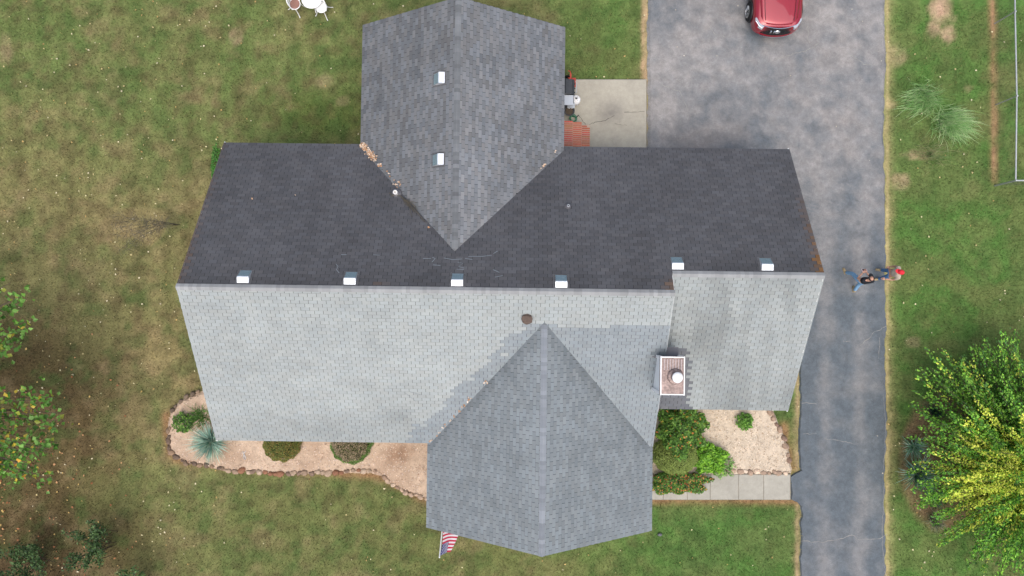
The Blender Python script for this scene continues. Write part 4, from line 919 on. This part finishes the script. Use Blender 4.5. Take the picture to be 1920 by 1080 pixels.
# ------------------------------------------------------------------ white garden furniture
def chair(base, az, label, seat_m):
    t = thing('garden_chair', label, 'chair', base, 'white garden chairs'); m3 = Matrix.Rotation(az, 3, 'Z'); T = lambda x, y, z: base+m3 @ Vector((x, y, z))
    MB().lathe(base+Vector((0, 0, .42)), [(.0, 0), (.21, 0), (.225, .012), (.21, .03), (.18, .026), (.0, .022)], 20).build('seat', M['iron'] if seat_m is None else seat_m, t)
    q = MB(); q.tube([T(.22*math.cos(a), .22*math.sin(a), .44) for a in [2*math.pi*i/20 for i in range(21)]], .018, 6); q.build('seat_rim', M['iron'], t)
    q = MB(); q.tube([T(.24*math.cos(a), -.03+.26*math.sin(a), .44+.4*max(0, math.sin(a))**.55) for a in [math.pi*(-.05+1.1*i/18) for i in range(19)]], .02, 6)
    for i in range(1, 9):
        a = math.pi*(.1+.8*i/9); p1 = T(.24*math.cos(a), -.03+.26*math.sin(a), .44+.4*max(0, math.sin(a))**.55); p0 = T(.2*math.cos(a), .2*math.sin(a), .44); q.tube([p0, (p0+p1)/2+m3 @ Vector((0, .03, 0)), p1], .011, 5)
    q.tube([T(.22*math.cos(a), -.01+.235*math.sin(a), .62) for a in [math.pi*(.08+.84*i/14) for i in range(15)]], .016, 5)
    q.build('backrest', M['iron'], t)
    for sx in (-1, 1):
        for sy in (-1, 1): MB().tube([T(sx*.16, sy*.14, .43), T(sx*.17, sy*.16, .25), T(sx*.22, sy*.24, .08), T(sx*.27, sy*.3, .0)], [.018, .016, .015, .02], 6).build('leg', M['iron'], t)
chair(G(559, 16, 0), math.radians(55), 'white ornate garden chair with brown seat on the north lawn', M['cush'])
chair(G(608, 22, 0), math.radians(-20), 'white ornate garden chair with pale seat tucked to the round table', None)
p = G(593, 10, 0); t = thing('garden_table', 'round white garden table at the top edge of the lawn', 'table', p)
MB().lathe(p+Vector((0, 0, .66)), [(.0, 0), (.4, 0), (.42, .015), (.4, .035), (.0, .03)], 28).build('tabletop', M['iron'], t)
MB().lathe(p+Vector((0, 0, .1)), [(.05, 0), (.03, .2), (.045, .35), (.06, .55)], 10).build('pedestal', M['iron'], t)
for i in range(3):
    a = 2.1*i+.5; d = Vector((math.cos(a), math.sin(a), 0)); MB().tube([p+Vector((0, 0, .25))+d*.03, p+d*.18+Vector((0, 0, .16)), p+d*.32], .02, 6).build('leg', M['iron'], t)

# ------------------------------------------------------------------ things beside the rear door
g = G(1062, 184, 0); t = thing('gas_grill', 'dark grey gas grill with a steel shelf against the rear wing wall', 'grill', g)
MB().box(g+Vector((0, 0, .42)), (.5, .85, .62)).build('cabinet', M['dgrey'], t)
pr = [(-.27, .74), (.27, .74), (.26, .88), (.14, 1.0), (-.1, 1.03), (-.25, .95)]; n = len(pr)
V = [g+Vector((x, -.1, z)) for x, z in pr]+[g+Vector((x, .48, z)) for x, z in pr]
MB().add(V, [tuple(range(n)), tuple(range(2*n-1, n-1, -1))]+[(i, n+i, n+(i+1) % n, (i+1) % n) for i in range(n)]).build('lid', M['dgrey'], t)
MB().tube([g+Vector((.3, -.04, .86)), g+Vector((.34, .0, .86)), g+Vector((.34, .38, .86)), g+Vector((.3, .42, .86))], .014, 6).build('handle', M['lgrey'], t)
MB().box(g+Vector((0, -.33, .85)), (.44, .4, .03)).build('side_shelf', M['lgrey'], t)
for i in range(3): MB().lathe(g+Vector((.27, .02+.17*i, .72)), [(.03, 0), (.03, .03), (.01, .035)], 8, Matrix.Rotation(math.radians(90), 3, 'Y')).build('knob', M['black'], t)
for sx in (-1, 1):
    for sy in (-1, 1): MB().lathe(g+Vector((sx*.2, sy*.36, .06)), [(.01, -.02), (.055, -.02), (.055, .02), (.01, .02)], 10, Matrix.Rotation(math.radians(90), 3, 'X')).build('wheel', M['rubber'], t)
g = G(1078.5, 190.5, .1); g.z = .06; t = thing('gas_cylinder', 'white round gas cylinder with open valve collar on the patio', 'gas cylinder', g)
MB().lathe(g, [(.11, 0), (.15, .03), (.19, .1), (.195, .3), (.17, .38), (.1, .43), (.03, .44)], 24).build('tank', M['iron'], t, smooth=True)
q = MB(); q.tube([g+Vector((.11*math.cos(a), .11*math.sin(a), .5)) for a in [.5+5.2*i/18 for i in range(19)]], .012, 6)
for a in (.8, 2.4, 4.0, 5.4): q.tube([g+Vector((.11*math.cos(a), .11*math.sin(a), .4)), g+Vector((.11*math.cos(a), .11*math.sin(a), .5))], .012, 5)
q.build('collar', M['iron'], t)
q = MB(); q.lathe(g+Vector((0, 0, .43)), [(.025, 0), (.025, .05), (.04, .055), (.04, .075)], 10); q.tube([g+Vector((0, 0, .46)), g+Vector((.07, .03, .46))], .012, 6); q.build('valve', M['black'], t)
g = G(1069, 203, 0); t = thing('folding_stool', 'small white folding stool frame south of the gas cylinder', 'stool', g)
for s_ in (-1, 1):
    for sy in (-1, 1): MB().tube([g+Vector((s_*.16, sy*.1, .06)), g+Vector((-s_*.14, sy*.1, .45))], .014, 6).build('leg', M['iron'], t)
MB().box(g+Vector((0, 0, .455)), (.3, .24, .02)).build('seat', M['lgrey'], t)
g = G(1066, 160, 0); t = thing('hand_truck', 'red metal hand truck standing at the north end of the patio', 'hand truck', g)
for sy in (-1, 1): MB().tube([g+Vector((.06, sy*.16+.1, .1)), g+Vector((.0, sy*.16+.1, .95)), g+Vector((-.08, sy*.14+.1, 1.1))], .022, 6).build('rail', M['redm'], t)
for z in (.3, .5, .7, .9): MB().box(g+Vector((.05-.05*z, .1, z)), (.035, .32, .05)).build('crossbar', M['redm'], t)
MB().box(g+Vector((.16, .1, .07)), (.26, .38, .02)).build('toe_plate', M['redm'], t)
MB().box(g+Vector((.03, .1, .55)), (.04, .2, .7)).build('back_plate', M['redm'], t)
for sy in (-1, 1): MB().lathe(g+Vector((-.05, sy*.2+.1, .17)), [(.02, -.03), (.11, -.03), (.11, .03), (.02, .03)], 14, Matrix.Rotation(math.radians(90), 3, 'X')).build('wheel', M['rubber'], t)
g = G(1066, 166, 0); t = thing('tool_box', 'small dark tool box with silver latches beside the red hand truck', 'tool box', g)
MB().box(g+Vector((.02, -.06, .2)), (.34, .26, .28)).build('body', M['dgrey'], t); MB().box(g+Vector((.02, -.06, .36)), (.36, .28, .05)).build('lid', M['black'], t)
for sy in (-.1, .06): MB().box(g+Vector((.1, -.06+sy, .392)), (.1, .05, .02)).build('latch', M['chrome'], t)
MB().tube([g+Vector((-.08, -.06, .38)), g+Vector((-.06, -.06, .43)), g+Vector((.06, -.06, .43)), g+Vector((.08, -.06, .38))], .012, 6).build('handle', M['lgrey'], t)
g = G(1074, 224, 0); t = thing('garden_hose', 'coiled green garden hose in front of the brick steps', 'hose', g)
q = MB(); r = random.Random(6)
q.tube([g+Vector(((.13+.03*math.sin(i*.7))*math.cos(i*.42), (.12+.03*math.cos(i*.9))*math.sin(i*.42), .07+.004*i)) for i in range(62)], .016, 6); q.build('coil', M['green'], t)
MB().tube([g+Vector((.12, 0, .3)), g+Vector((.17, .05, .33)), g+Vector((.2, .1, .3))], [.016, .02, .026], 8).build('nozzle', M['black'], t)
g = G(1066, 212, 0); t = thing('planter_pot', 'dark grey planter pot between the stool and the green hose', 'pot', g)
MB().lathe(g+Vector((0, 0, .05)), [(.14, 0), (.2, .3), (.225, .31), (.225, .35), (.19, .35), (.18, .27), (.01, .26)], 20).build('pot', M['dgrey'], t)
MB().lathe(g+Vector((0, 0, .3)), [(.0, .0), (.182, .0), (.15, .025), (.0, .035)], 16).build('soil', M['bark'], t)
# sprinkler hose / cable in the west bed
q = MB(); q.tube([G(455, 846, .08), G(458, 852, .09), G(456, 858, .08), G(460, 862, .1)], .012, 5); q.tube([G(461, 846, .09), G(457, 850, .1), G(461, 860, .09)], .012, 5)
o = q.build('bent_wire', M['lgrey']); tag(o, 'bent grey wire lying on the west gravel east of the yucca', 'wire')
g = G(1237, 1002, 0); q = MB().ell(g+Vector((0, 0, .03)), (.1, .07, .06), 8); o = q.build('dark_stone', M['lead']); tag(o, 'small dark stone on the lawn by the south wing east corner', 'stone')

# ------------------------------------------------------------------ red car, nose to the south
cp = G(1453, 66, .35); front = cp.y; cxx = G(1461, 40, 1.05).x
car = thing('car', 'red sport utility car parked nose down at the top of the driveway', 'car', (cxx, front+2.4, .045)); gz = .045
CW = .99
# stations: distance from nose, half width, sill z, shoulder z, top z (hood/belt)
ST = [(0.0, .66, .42, .72, .80), (.05, .80, .36, .82, .95), (.16, .90, .3, .92, 1.03), (.35, .955, .28, .97, 1.07), (.8, .985, .28, 1.0, 1.11), (1.25, .99, .28, 1.03, 1.16), (1.5, .99, .28, 1.05, 1.17), (2.2, .99, .28, 1.06, 1.17), (3.2, .99, .28, 1.07, 1.18), (4.2, .98, .3, 1.09, 1.19), (4.62, .93, .34, 1.05, 1.16), (4.75, .82, .42, .95, 1.08)]
V = []; Fc = []
prof = lambda w_, zs, zh, zt_: [(0, zt_), (w_*.35, zt_-.005), (w_*.62, zt_-.02), (w_*.8, zt_-.045), (w_*.9, zh+.012), (w_*.965, zh-.05), (w_, zh-.16), (w_*.985, zh-.3), (w_*1.0, zs+.18), (w_*.97, zs+.02), (w_*.8, zs)]
NP = 11
for (d, w_, zs, zh, zt_) in ST:
    pr = prof(w_, zs, zh, zt_); row = [(-x, z) for x, z in pr[::-1]]+[(x, z) for x, z in pr[1:]]
    V += [Vector((cxx+x, front+d, gz+z)) for x, z in row]
NR = 2*NP-1
for i in range(len(ST)-1):
    for k in range(NR-1): Fc.append((i*NR+k, i*NR+k+1, (i+1)*NR+k+1, (i+1)*NR+k))
    Fc.append((i*NR+NR-1, i*NR, (i+1)*NR, (i+1)*NR+NR-1))
Fc.append(tuple(range(NR-1, -1, -1))); Fc.append(tuple((len(ST)-1)*NR+k for k in range(NR)))
body = mk('body', V, Fc, M['paint'], car, smooth=True)
sb = body.modifiers.new('sub', 'SUBSURF'); sb.levels = 2; sb.render_levels = 2
CP = lambda x, d, z: Vector((cxx+x, front+d, gz+z))
# hood panel with two pressed ridges
V = []; Fc = []; nd, nxh = 14, 17
for i in range(nd):
    t_ = i/(nd-1); d = .13+1.13*t_; hw = lerp(.68, .80, t_**.6)
    for k in range(nxh):
        s_ = -1+2*k/(nxh-1); x = s_*hw; z = lerp(1.015, 1.155, t_**.55)-.055*abs(s_)**3+.02*math.exp(-((abs(s_)-.82)/.07)**2)*min(1, t_*4)+.012; dd = d+.1*(s_*s_)*(1-t_)-.012*(1-t_)
        V.append(CP(x, dd, z))
for i in range(nd-1):
    for k in range(nxh-1): a_ = i*nxh+k; Fc.append((a_, a_+1, a_+nxh+1, a_+nxh))
o = mk('hood', V, Fc, M['paint'], car, smooth=True); q = o.modifiers.new('s', 'SOLIDIFY'); q.thickness = .03; q.offset = -1
for s_ in (-1, 1): MB().tube([CP(s_*.56, .28, 1.09), CP(s_*.6, .7, 1.125), CP(s_*.62, 1.15, 1.16)], .008, 5).build('hood_crease', M['black'], car)
# grille, emblem, lights, bumper
q = MB()
for i in range(5):
    z = .58+i*.078; q.tube([CP(x, -.1+.11*(abs(x)/.6)**2.2+.085*(i/4), z) for x in np.linspace(-.6, .6, 13)], .02, 6)
gr = q.build('grille', M['black'], car)
V = []; Fc = []
xs_ = np.linspace(-.64, .64, 13)
for z in (.52, .95):
    for x in xs_: V.append(CP(x, -.075+.11*(abs(x)/.6)**2.2+.1*((z-.5)/.45), z))
Fc = [(i, i+1, 14+i, 13+i) for i in range(12)]; o = mk('grille_panel', V, Fc, M['black'], car); q = o.modifiers.new('s', 'SOLIDIFY'); q.thickness = .03
for xs2 in (-.26, -.13): MB().box(CP(xs2, -.055, .78), (.05, .05, .16)).build('grille_bar', M['chrome'], car)
MB().lathe(CP(0, -.06, .8), [(.0, .0), (.105, .0), (.115, .012), (.1, .026), (.0, .02)], 22, Matrix.Rotation(math.radians(70), 3, 'X') @ Matrix.Diagonal((1, .72, 1))).build('emblem', M['chrome'], car)
MB().tube([CP(x, -.035+.12*(abs(x)/.6)**2.2+.045, .975) for x in np.linspace(-.66, .66, 13)], .018, 6).build('grille_trim', M['chrome'], car)
MB().tube([CP(x, -.12+.1*(abs(x)/.6)**2.2, .42) for x in np.linspace(-.6, .6, 13)], .03, 6).build('bumper_trim', M['chrome'], car)
MB().tube([CP(x, -.075+.1*(abs(x)/.6)**2.2, .48) for x in np.linspace(-.72, .72, 13)], .05, 6).build('bumper', M['paint'], car)
for s_ in (-1, 1):
    V = [CP(s_*.62, .03, .98), CP(s_*.74, .1, .985), CP(s_*.9, .34, .985), CP(s_*.93, .42, .95), CP(s_*.91, .3, .86), CP(s_*.8, .1, .82), CP(s_*.64, .0, .84)]
    V = V+[v+Vector((-s_*.05, .08, -.01)) for v in V]; n = 7; fc_ = [tuple(range(n))]+[(i, n+i, n+(i+1) % n, (i+1) % n) for i in range(n)]
    o = mk('headlight', V, fc_, M['lens'], car)
    MB().tube([CP(s_*.66, .035, .945), CP(s_*.78, .13, .945), CP(s_*.9, .32, .94)], .014, 5).build('light_strip', M['chrome'], o)
# greenhouse
GH = [(1.22, .78, 1.15, .70), (2.0, .72, 1.66, .62), (2.5, .74, 1.72, .64), (3.8, .74, 1.71, .62), (4.3, .72, 1.62, .58), (4.68, .8, 1.17, .7)]
wind = [CP(-.76, 1.24, 1.165), CP(.76, 1.24, 1.165), CP(.62, 2.02, 1.665), CP(-.62, 2.02, 1.665)]
o = mk('windshield', wind, [(0, 1, 2, 3)], M['glass'], car); q = o.modifiers.new('s', 'SOLIDIFY'); q.thickness = .02
V = [CP(s_*w_, d, z) for d, z, w_ in ((2.0, 1.66, .64), (2.5, 1.715, .66), (3.8, 1.705, .65), (4.35, 1.63, .6)) for s_ in (-1, -.5, 0, .5, 1)]
V = [v+Vector((0, 0, .03*(1-((v.x-cxx)/.66)**2))) for v in V]
o = mk('roof_panel', V, [(i*5+k, i*5+k+1, i*5+k+6, i*5+k+5) for i in range(3) for k in range(4)], M['paint'], car, smooth=True); q = o.modifiers.new('s', 'SOLIDIFY'); q.thickness = .06; q.offset = -1
o = mk('rear_window', [CP(-.6, 4.36, 1.61), CP(.6, 4.36, 1.61), CP(.72, 4.68, 1.16), CP(-.72, 4.68, 1.16)], [(3, 2, 1, 0)], M['glass'], car); q = o.modifiers.new('s', 'SOLIDIFY'); q.thickness = .02
for s_ in (-1, 1):
    bx4 = [(1.35, 2.15), (2.25, 3.1), (3.2, 4.3)]
    for (d0, d1) in bx4:
        f = lambda d: 2.0 if d < 2 else d
        V = [CP(s_*.9, d0, 1.1), CP(s_*.9, d1, 1.1), CP(s_*.65, min(d1, 4.25) if d1 < 4.2 else 4.15, 1.645), CP(s_*.65, max(d0, 2.05), 1.645)]
        o = mk('side_window', V, [(0, 1, 2, 3)], M['glass'], car); q = o.modifiers.new('s', 'SOLIDIFY'); q.thickness = .02
    for d0, d1 in ((1.24, 2.03), (2.2, 2.2), (3.15, 3.15), (4.66, 4.34)): MB().tube([CP(s_*(.8 if d0 < 1.5 else .9), d0, 1.13), CP(s_*.64, d1, 1.665)], .035, 6).build('pillar', M['paint'], car)
    MB().ell(CP(s_*1.08, 1.55, 1.18), (.13, .08, .09), 10).build('mirror', M['paint'], car)
    for d in (.93, 3.75):
        c = CP(s_*.915, d, .37); R90 = Matrix.Rotation(math.radians(90), 3, 'Y')
        q = MB().lathe(c, [(.36, -.13), (.385, -.1), (.385, .1), (.36, .13), (.24, .125), (.24, -.125)], 28, R90); wh = q.build('wheel', M['rubber'], car)
        q = MB().lathe(c, [(.0, .05), (.07, .09), (.07, .1), (.0, .11)], 14, R90)
        if s_ < 0: q = MB().lathe(c, [(.0, -.05), (.07, -.09), (.07, -.1), (.0, -.11)], 14, R90)
        for i in range(10):
            a_ = 2*math.pi*i/10; q.tube([c+Vector((s_*.125, .05*math.cos(a_), .05*math.sin(a_))), c+Vector((s_*.14, .235*math.cos(a_), .235*math.sin(a_)))], .018, 5)
        q.tube([c+Vector((s_*.14, .235*math.cos(a_), .235*math.sin(a_))) for a_ in [2*math.pi*i/24 for i in range(25)]], .015, 5); q.build('rim', M['rim'], wh)
        q = MB(); q.tube([c+Vector((s_*.075, .43*math.cos(a_), .43*math.sin(a_))) for a_ in [math.pi*i/14 for i in range(15)]], .045, 6); q.build('wheel_arch', M['black'], car)
    MB().box(CP(s_*.97, 2.3, .36), (.06, 2.0, .1)).build('sill', M['black'], car)
    MB().tube([CP(s_*1.0, 2.0, .9), CP(s_*1.02, 2.1, .9), CP(s_*1.0, 2.2, .9)], .014, 5).build('door_handle', M['chrome'], car)

# ------------------------------------------------------------------ people
def skinned(name, joints, edges, m, parent, sub=2):
    me = bpy.data.meshes.new(name); me.from_pydata([tuple(Vector(j[0])) for j in joints], edges, []); o = bpy.data.objects.new(name, me); COL.objects.link(o)
    o.modifiers.new('skin', 'SKIN'); lay = me.skin_vertices[0].data
    for i, j in enumerate(joints):
        rr = j[1] if isinstance(j[1], tuple) else (j[1], j[1]); lay[i].radius = rr; lay[i].use_root = (i == 0)
    s_ = o.modifiers.new('sub', 'SUBSURF'); s_.levels = sub; s_.render_levels = sub
    dg = bpy.context.evaluated_depsgraph_get(); ev = bpy.data.meshes.new_from_object(o.evaluated_get(dg)); bpy.data.objects.remove(o)
    V = np.array([tuple(v.co) for v in ev.vertices]); Fc = [tuple(p.vertices) for p in ev.polygons]; bpy.data.meshes.remove(ev)
    return V, Fc
def hand(mb, w_, d, side):
    d = d.normalized(); s_ = d.cross(Vector((0, 0, 1))).normalized(); dn = Vector((0, 0, -1))
    mb.ell(w_+d*.05, (.05, .05, .028), 10)
    for i, (o_, l) in enumerate(((-.033, .065), (-.011, .08), (.011, .085), (.033, .075))):
        b = w_+d*.08+s_*o_; mb.tube([b, b+d*l*.5+dn*.006, b+d*l*.85+dn*.03, b+d*l*.8+dn*.05], [.0095, .009, .008, .006], 6)
    b = w_+d*.03+s_*side*.04; mb.tube([b, b+d*.03+s_*side*.025, b+d*.065+s_*side*.02+dn*.01], [.011, .01, .007], 6)
def person(label, base, J, shirt, jean, boots, face, sleeves=.5):
    """J: dict of joint positions; base: Empty on the ground"""
    t = thing('person', label, 'person', base)
    j = [(J['pelvis'], .13), (J['waist'], .125), (J['chest'], (.17, .13)), (J['neck'], .06), (J['head0'], .06)]
    e = [(0, 1), (1, 2), (2, 3), (3, 4)]
    def chain(root, pts):
        p = root
        for q in pts: j.append(q); e.append((p, len(j)-1)); p = len(j)-1
    for s_ in ('l', 'r'):
        chain(0, [(J['hip'+s_], .1), (J['knee'+s_], .062), (J['ank'+s_], .045)])
        chain(2, [(J['sh'+s_], .065), (J['el'+s_], .045), (J['wr'+s_], .032)])
    V, Fc = skinned('body', j, e, M['skin'], t)
    mb = MB(); mb.v = [Vector(v) for v in V]; mb.f = list(Fc)
    f3 = Vector(face).normalized(); rt = f3.cross(Vector((0, 0, 1))).normalized(); up = rt.cross(f3); m3 = Matrix((rt, f3, up)).transposed(); hc = J['head']
    mb.ell(hc, (.078, .1, .118), 16, m3); mb.ell(hc+m3 @ Vector((0, .07, -.06)), (.05, .045, .05), 10, m3)
    mb.tube([hc+m3 @ Vector((0, .095, .01)), hc+m3 @ Vector((0, .122, -.03)), hc+m3 @ Vector((0, .1, -.038))], [.009, .016, .012], 6)
    for sx in (-1, 1): mb.ell(hc+m3 @ Vector((sx*.08, .0, -.005)), (.012, .024, .034), 8, m3)
    for s_, sd_ in (('l', -1), ('r', 1)): hand(mb, J['wr'+s_], J['wr'+s_]-J['el'+s_], -sd_)
    b = mk('body', mb.v, mb.f, M['skin'], t, smooth=True)
    q = MB()
    for sx in (-1, 1): q.ell(hc+m3 @ Vector((sx*.032, .09, .012)), (.012, .008, .009), 8, m3)
    q.tube([hc+m3 @ Vector((-.025, .108, -.07)), hc+m3 @ Vector((0, .113, -.072)), hc+m3 @ Vector((.025, .108, -.07))], .005, 5); q.build('face_features', M['rustv'], b)
    # trousers
    jj = [(J['pelvis']+Vector((0, 0, .08)), .155), (J['pelvis'], .15)]; ee = [(0, 1)]
    for s_ in ('l', 'r'):
        k = len(jj); jj += [(J['hip'+s_], .115), (J['knee'+s_], .082), (J['ank'+s_]+Vector((0, 0, .0)), .07)]; ee += [(1, k), (k, k+1), (k+1, k+2)]
    V, Fc = skinned('trousers', jj, ee, jean, t); mk('trousers', V, Fc, jean, t, smooth=True)
    jj = [(J['waist']-Vector((0, 0, .1)), .165), (J['waist'], .16), (J['chest'], (.21, .165)), (J['neck']-Vector((0, 0, .035)), .085)]; ee = [(0, 1), (1, 2), (2, 3)]
    for s_ in ('l', 'r'):
        k = len(jj); jj += [(J['sh'+s_], .09), (J['sh'+s_].lerp(J['el'+s_], sleeves), .078)]; ee += [(2, k), (k, k+1)]
    V, Fc = skinned('shirt', jj, ee, shirt, t); mk('shirt', V, Fc, shirt, t, smooth=True)
    for s_ in ('l', 'r'):
        a_ = J['ank'+s_]; d = Vector(J['toe'+s_]); q = MB(); r3 = d.normalized(); sd_ = r3.cross(Vector((0, 0, 1))).normalized(); mm = Matrix((sd_, r3, Vector((0, 0, 1)))).transposed()
        q.ell(a_+r3*.07+Vector((0, 0, -.035)), (.05, .15, .055), 12, mm); q.ell(a_+Vector((0, 0, .02)), (.056, .065, .08), 10, mm); q.box(a_+r3*.07+Vector((0, 0, -.075)), (.09, .27, .02), mm); q.build('boot', boots, t, smooth=True)
    return t, m3, hc, b
# man in black, facing north, striding, phone in both hands
gz = .05
b1 = G(1595, 528, gz); X = Vector((1, 0, 0)); Y = Vector((0, 1, 0)); Z = Vector((0, 0, 1)); zz = lambda h: Z*h
fl_ = G(1586, 511, .13+gz-.05); fr_ = G(1602, 545, .13+gz-.05)
pc = b1+zz(.95)
J = dict(pelvis=pc, waist=pc+zz(.2), chest=b1+zz(1.34), neck=b1+zz(1.52)+Y*.02, head0=b1+zz(1.58)+Y*.03, head=b1+zz(1.66)+Y*.05,
         hipl=pc-X*.1+zz(-.06)+Y*.03, hipr=pc+X*.1+zz(-.06)-Y*.03, kneel=(pc-X*.1).lerp(fl_, .5)+Y*.12, kneer=(pc+X*.1).lerp(fr_, .5)+Y*.08, ankl=fl_, ankr=fr_,
         shl=b1-X*.19+zz(1.42), shr=b1+X*.19+zz(1.42), ell=b1-X*.27+Y*.08+zz(1.14), elr=b1+X*.25+Y*.1+zz(1.14), wrl=b1-X*.1+Y*.3+zz(1.2), wrr=b1+X*.06+Y*.32+zz(1.2), toel=Y*.2-X*.08, toer=Y*.2)
# pivot: the legs cross over so that the west foot is forward
t, m3, hc, bd = person('man in black shirt and jeans with a black visor holding a phone on the driveway', b1, J, M['bshirt'], M['jean'], M['boot'], (.05, 1, -.35))
V = []; Fc = []
q = MB()
q.tube([hc+m3 @ Vector((.092*math.cos(a), .106*math.sin(a), .045)) for a in [2*math.pi*i/24 for i in range(25)]], .022, 6)
n = 10; Vt = [hc+m3 @ Vector((.085*math.cos(a), .1*math.sin(a), .05)) for a in [math.pi*(.12+.76*i/n) for i in range(n+1)]]; Vb = [hc+m3 @ Vector((.1*math.cos(a), .06+.16*math.sin(a), .035)) for a in [math.pi*(.12+.76*i/n) for i in range(n+1)]]
q.add(Vt+Vb+[v-Z*.012 for v in Vt+Vb], [(i, i+1, n+2+i, n+1+i) for i in range(n)]+[(2*n+2+n+1+i, 2*n+2+n+2+i, 2*n+3+i, 2*n+2+i) for i in range(n)]+[(n+1+i, n+2+i, 3*n+4+i, 3*n+3+i) for i in range(n)])
q.build('visor', M['black'], t)
ph = b1+Vector((-.03, .42, 1.2)); pt = thing('phone', 'black phone in a pale case held by the man in black', 'phone', ph)
mm = Matrix.Rotation(math.radians(-35), 3, 'X'); MB().box(ph, (.16, .085, .012), mm).build('screen', M['phone'], pt); MB().box(ph-mm @ Vector((0, 0, .011)), (.2, .12, .01), mm).build('case', M['pinkc'], pt)
# man in red cap, facing west towards him
b2 = G(1648, 514, gz); fl_ = b2+Vector((-.05, -.2, .09)); fr_ = b2+Vector((.06, .16, .09)); pc = b2+zz(.96)
J = dict(pelvis=pc, waist=pc+zz(.2)+X*.02, chest=b2+zz(1.36)+X*.02, neck=b2+zz(1.54)+X*.01, head0=b2+zz(1.6), head=b2+zz(1.68)-X*.02,
         hipl=pc-Y*.1-zz(.06), hipr=pc+Y*.1-zz(.06), kneel=(pc-Y*.12).lerp(fl_, .5)-X*.05, kneer=(pc+Y*.1).lerp(fr_, .5)-X*.03, ankl=fl_, ankr=fr_,
         shl=b2-Y*.2+zz(1.44)+X*.02, shr=b2+Y*.2+zz(1.44)+X*.02, ell=b2-Y*.27+zz(1.14)-X*.04, elr=b2+Y*.26+zz(1.15)+X*.03, wrl=b2-Y*.24+zz(1.0)-X*.26, wrr=b2+Y*.24+zz(.92)-X*.05, toel=-X*.2-Y*.03, toer=-X*.2+Y*.03)
t, m3, hc, bd = person('man in grey tan shirt and bright red cap on the driveway edge', b2, J, M['tshirt'], M['jean2'], M['boot'], (-.9, .35, -.1), .55)
q = MB(); prf = [(.108, .01), (.11, .05), (.095, .1), (.06, .135), (.012, .148)]; q.lathe(hc, prf, 18, m3 @ Matrix.Diagonal((.9, 1.08, 1))); cp_ = q.build('cap', M['red'], t, smooth=True)
Vt = [hc+m3 @ Vector((.09*math.cos(a), .1*math.sin(a), .035)) for a in [math.pi*(.1+.8*i/n) for i in range(n+1)]]; Vb = [hc+m3 @ Vector((.095*math.cos(a), .05+.16*math.sin(a), .02)) for a in [math.pi*(.1+.8*i/n) for i in range(n+1)]]
MB().add(Vt+Vb+[v-Z*.012 for v in Vt+Vb], [(i, i+1, n+2+i, n+1+i) for i in range(n)]+[(2*n+2+n+1+i, 2*n+2+n+2+i, 2*n+3+i, 2*n+2+i) for i in range(n)]+[(n+1+i, n+2+i, 3*n+4+i, 3*n+3+i) for i in range(n)]).build('brim', M['red'], cp_)
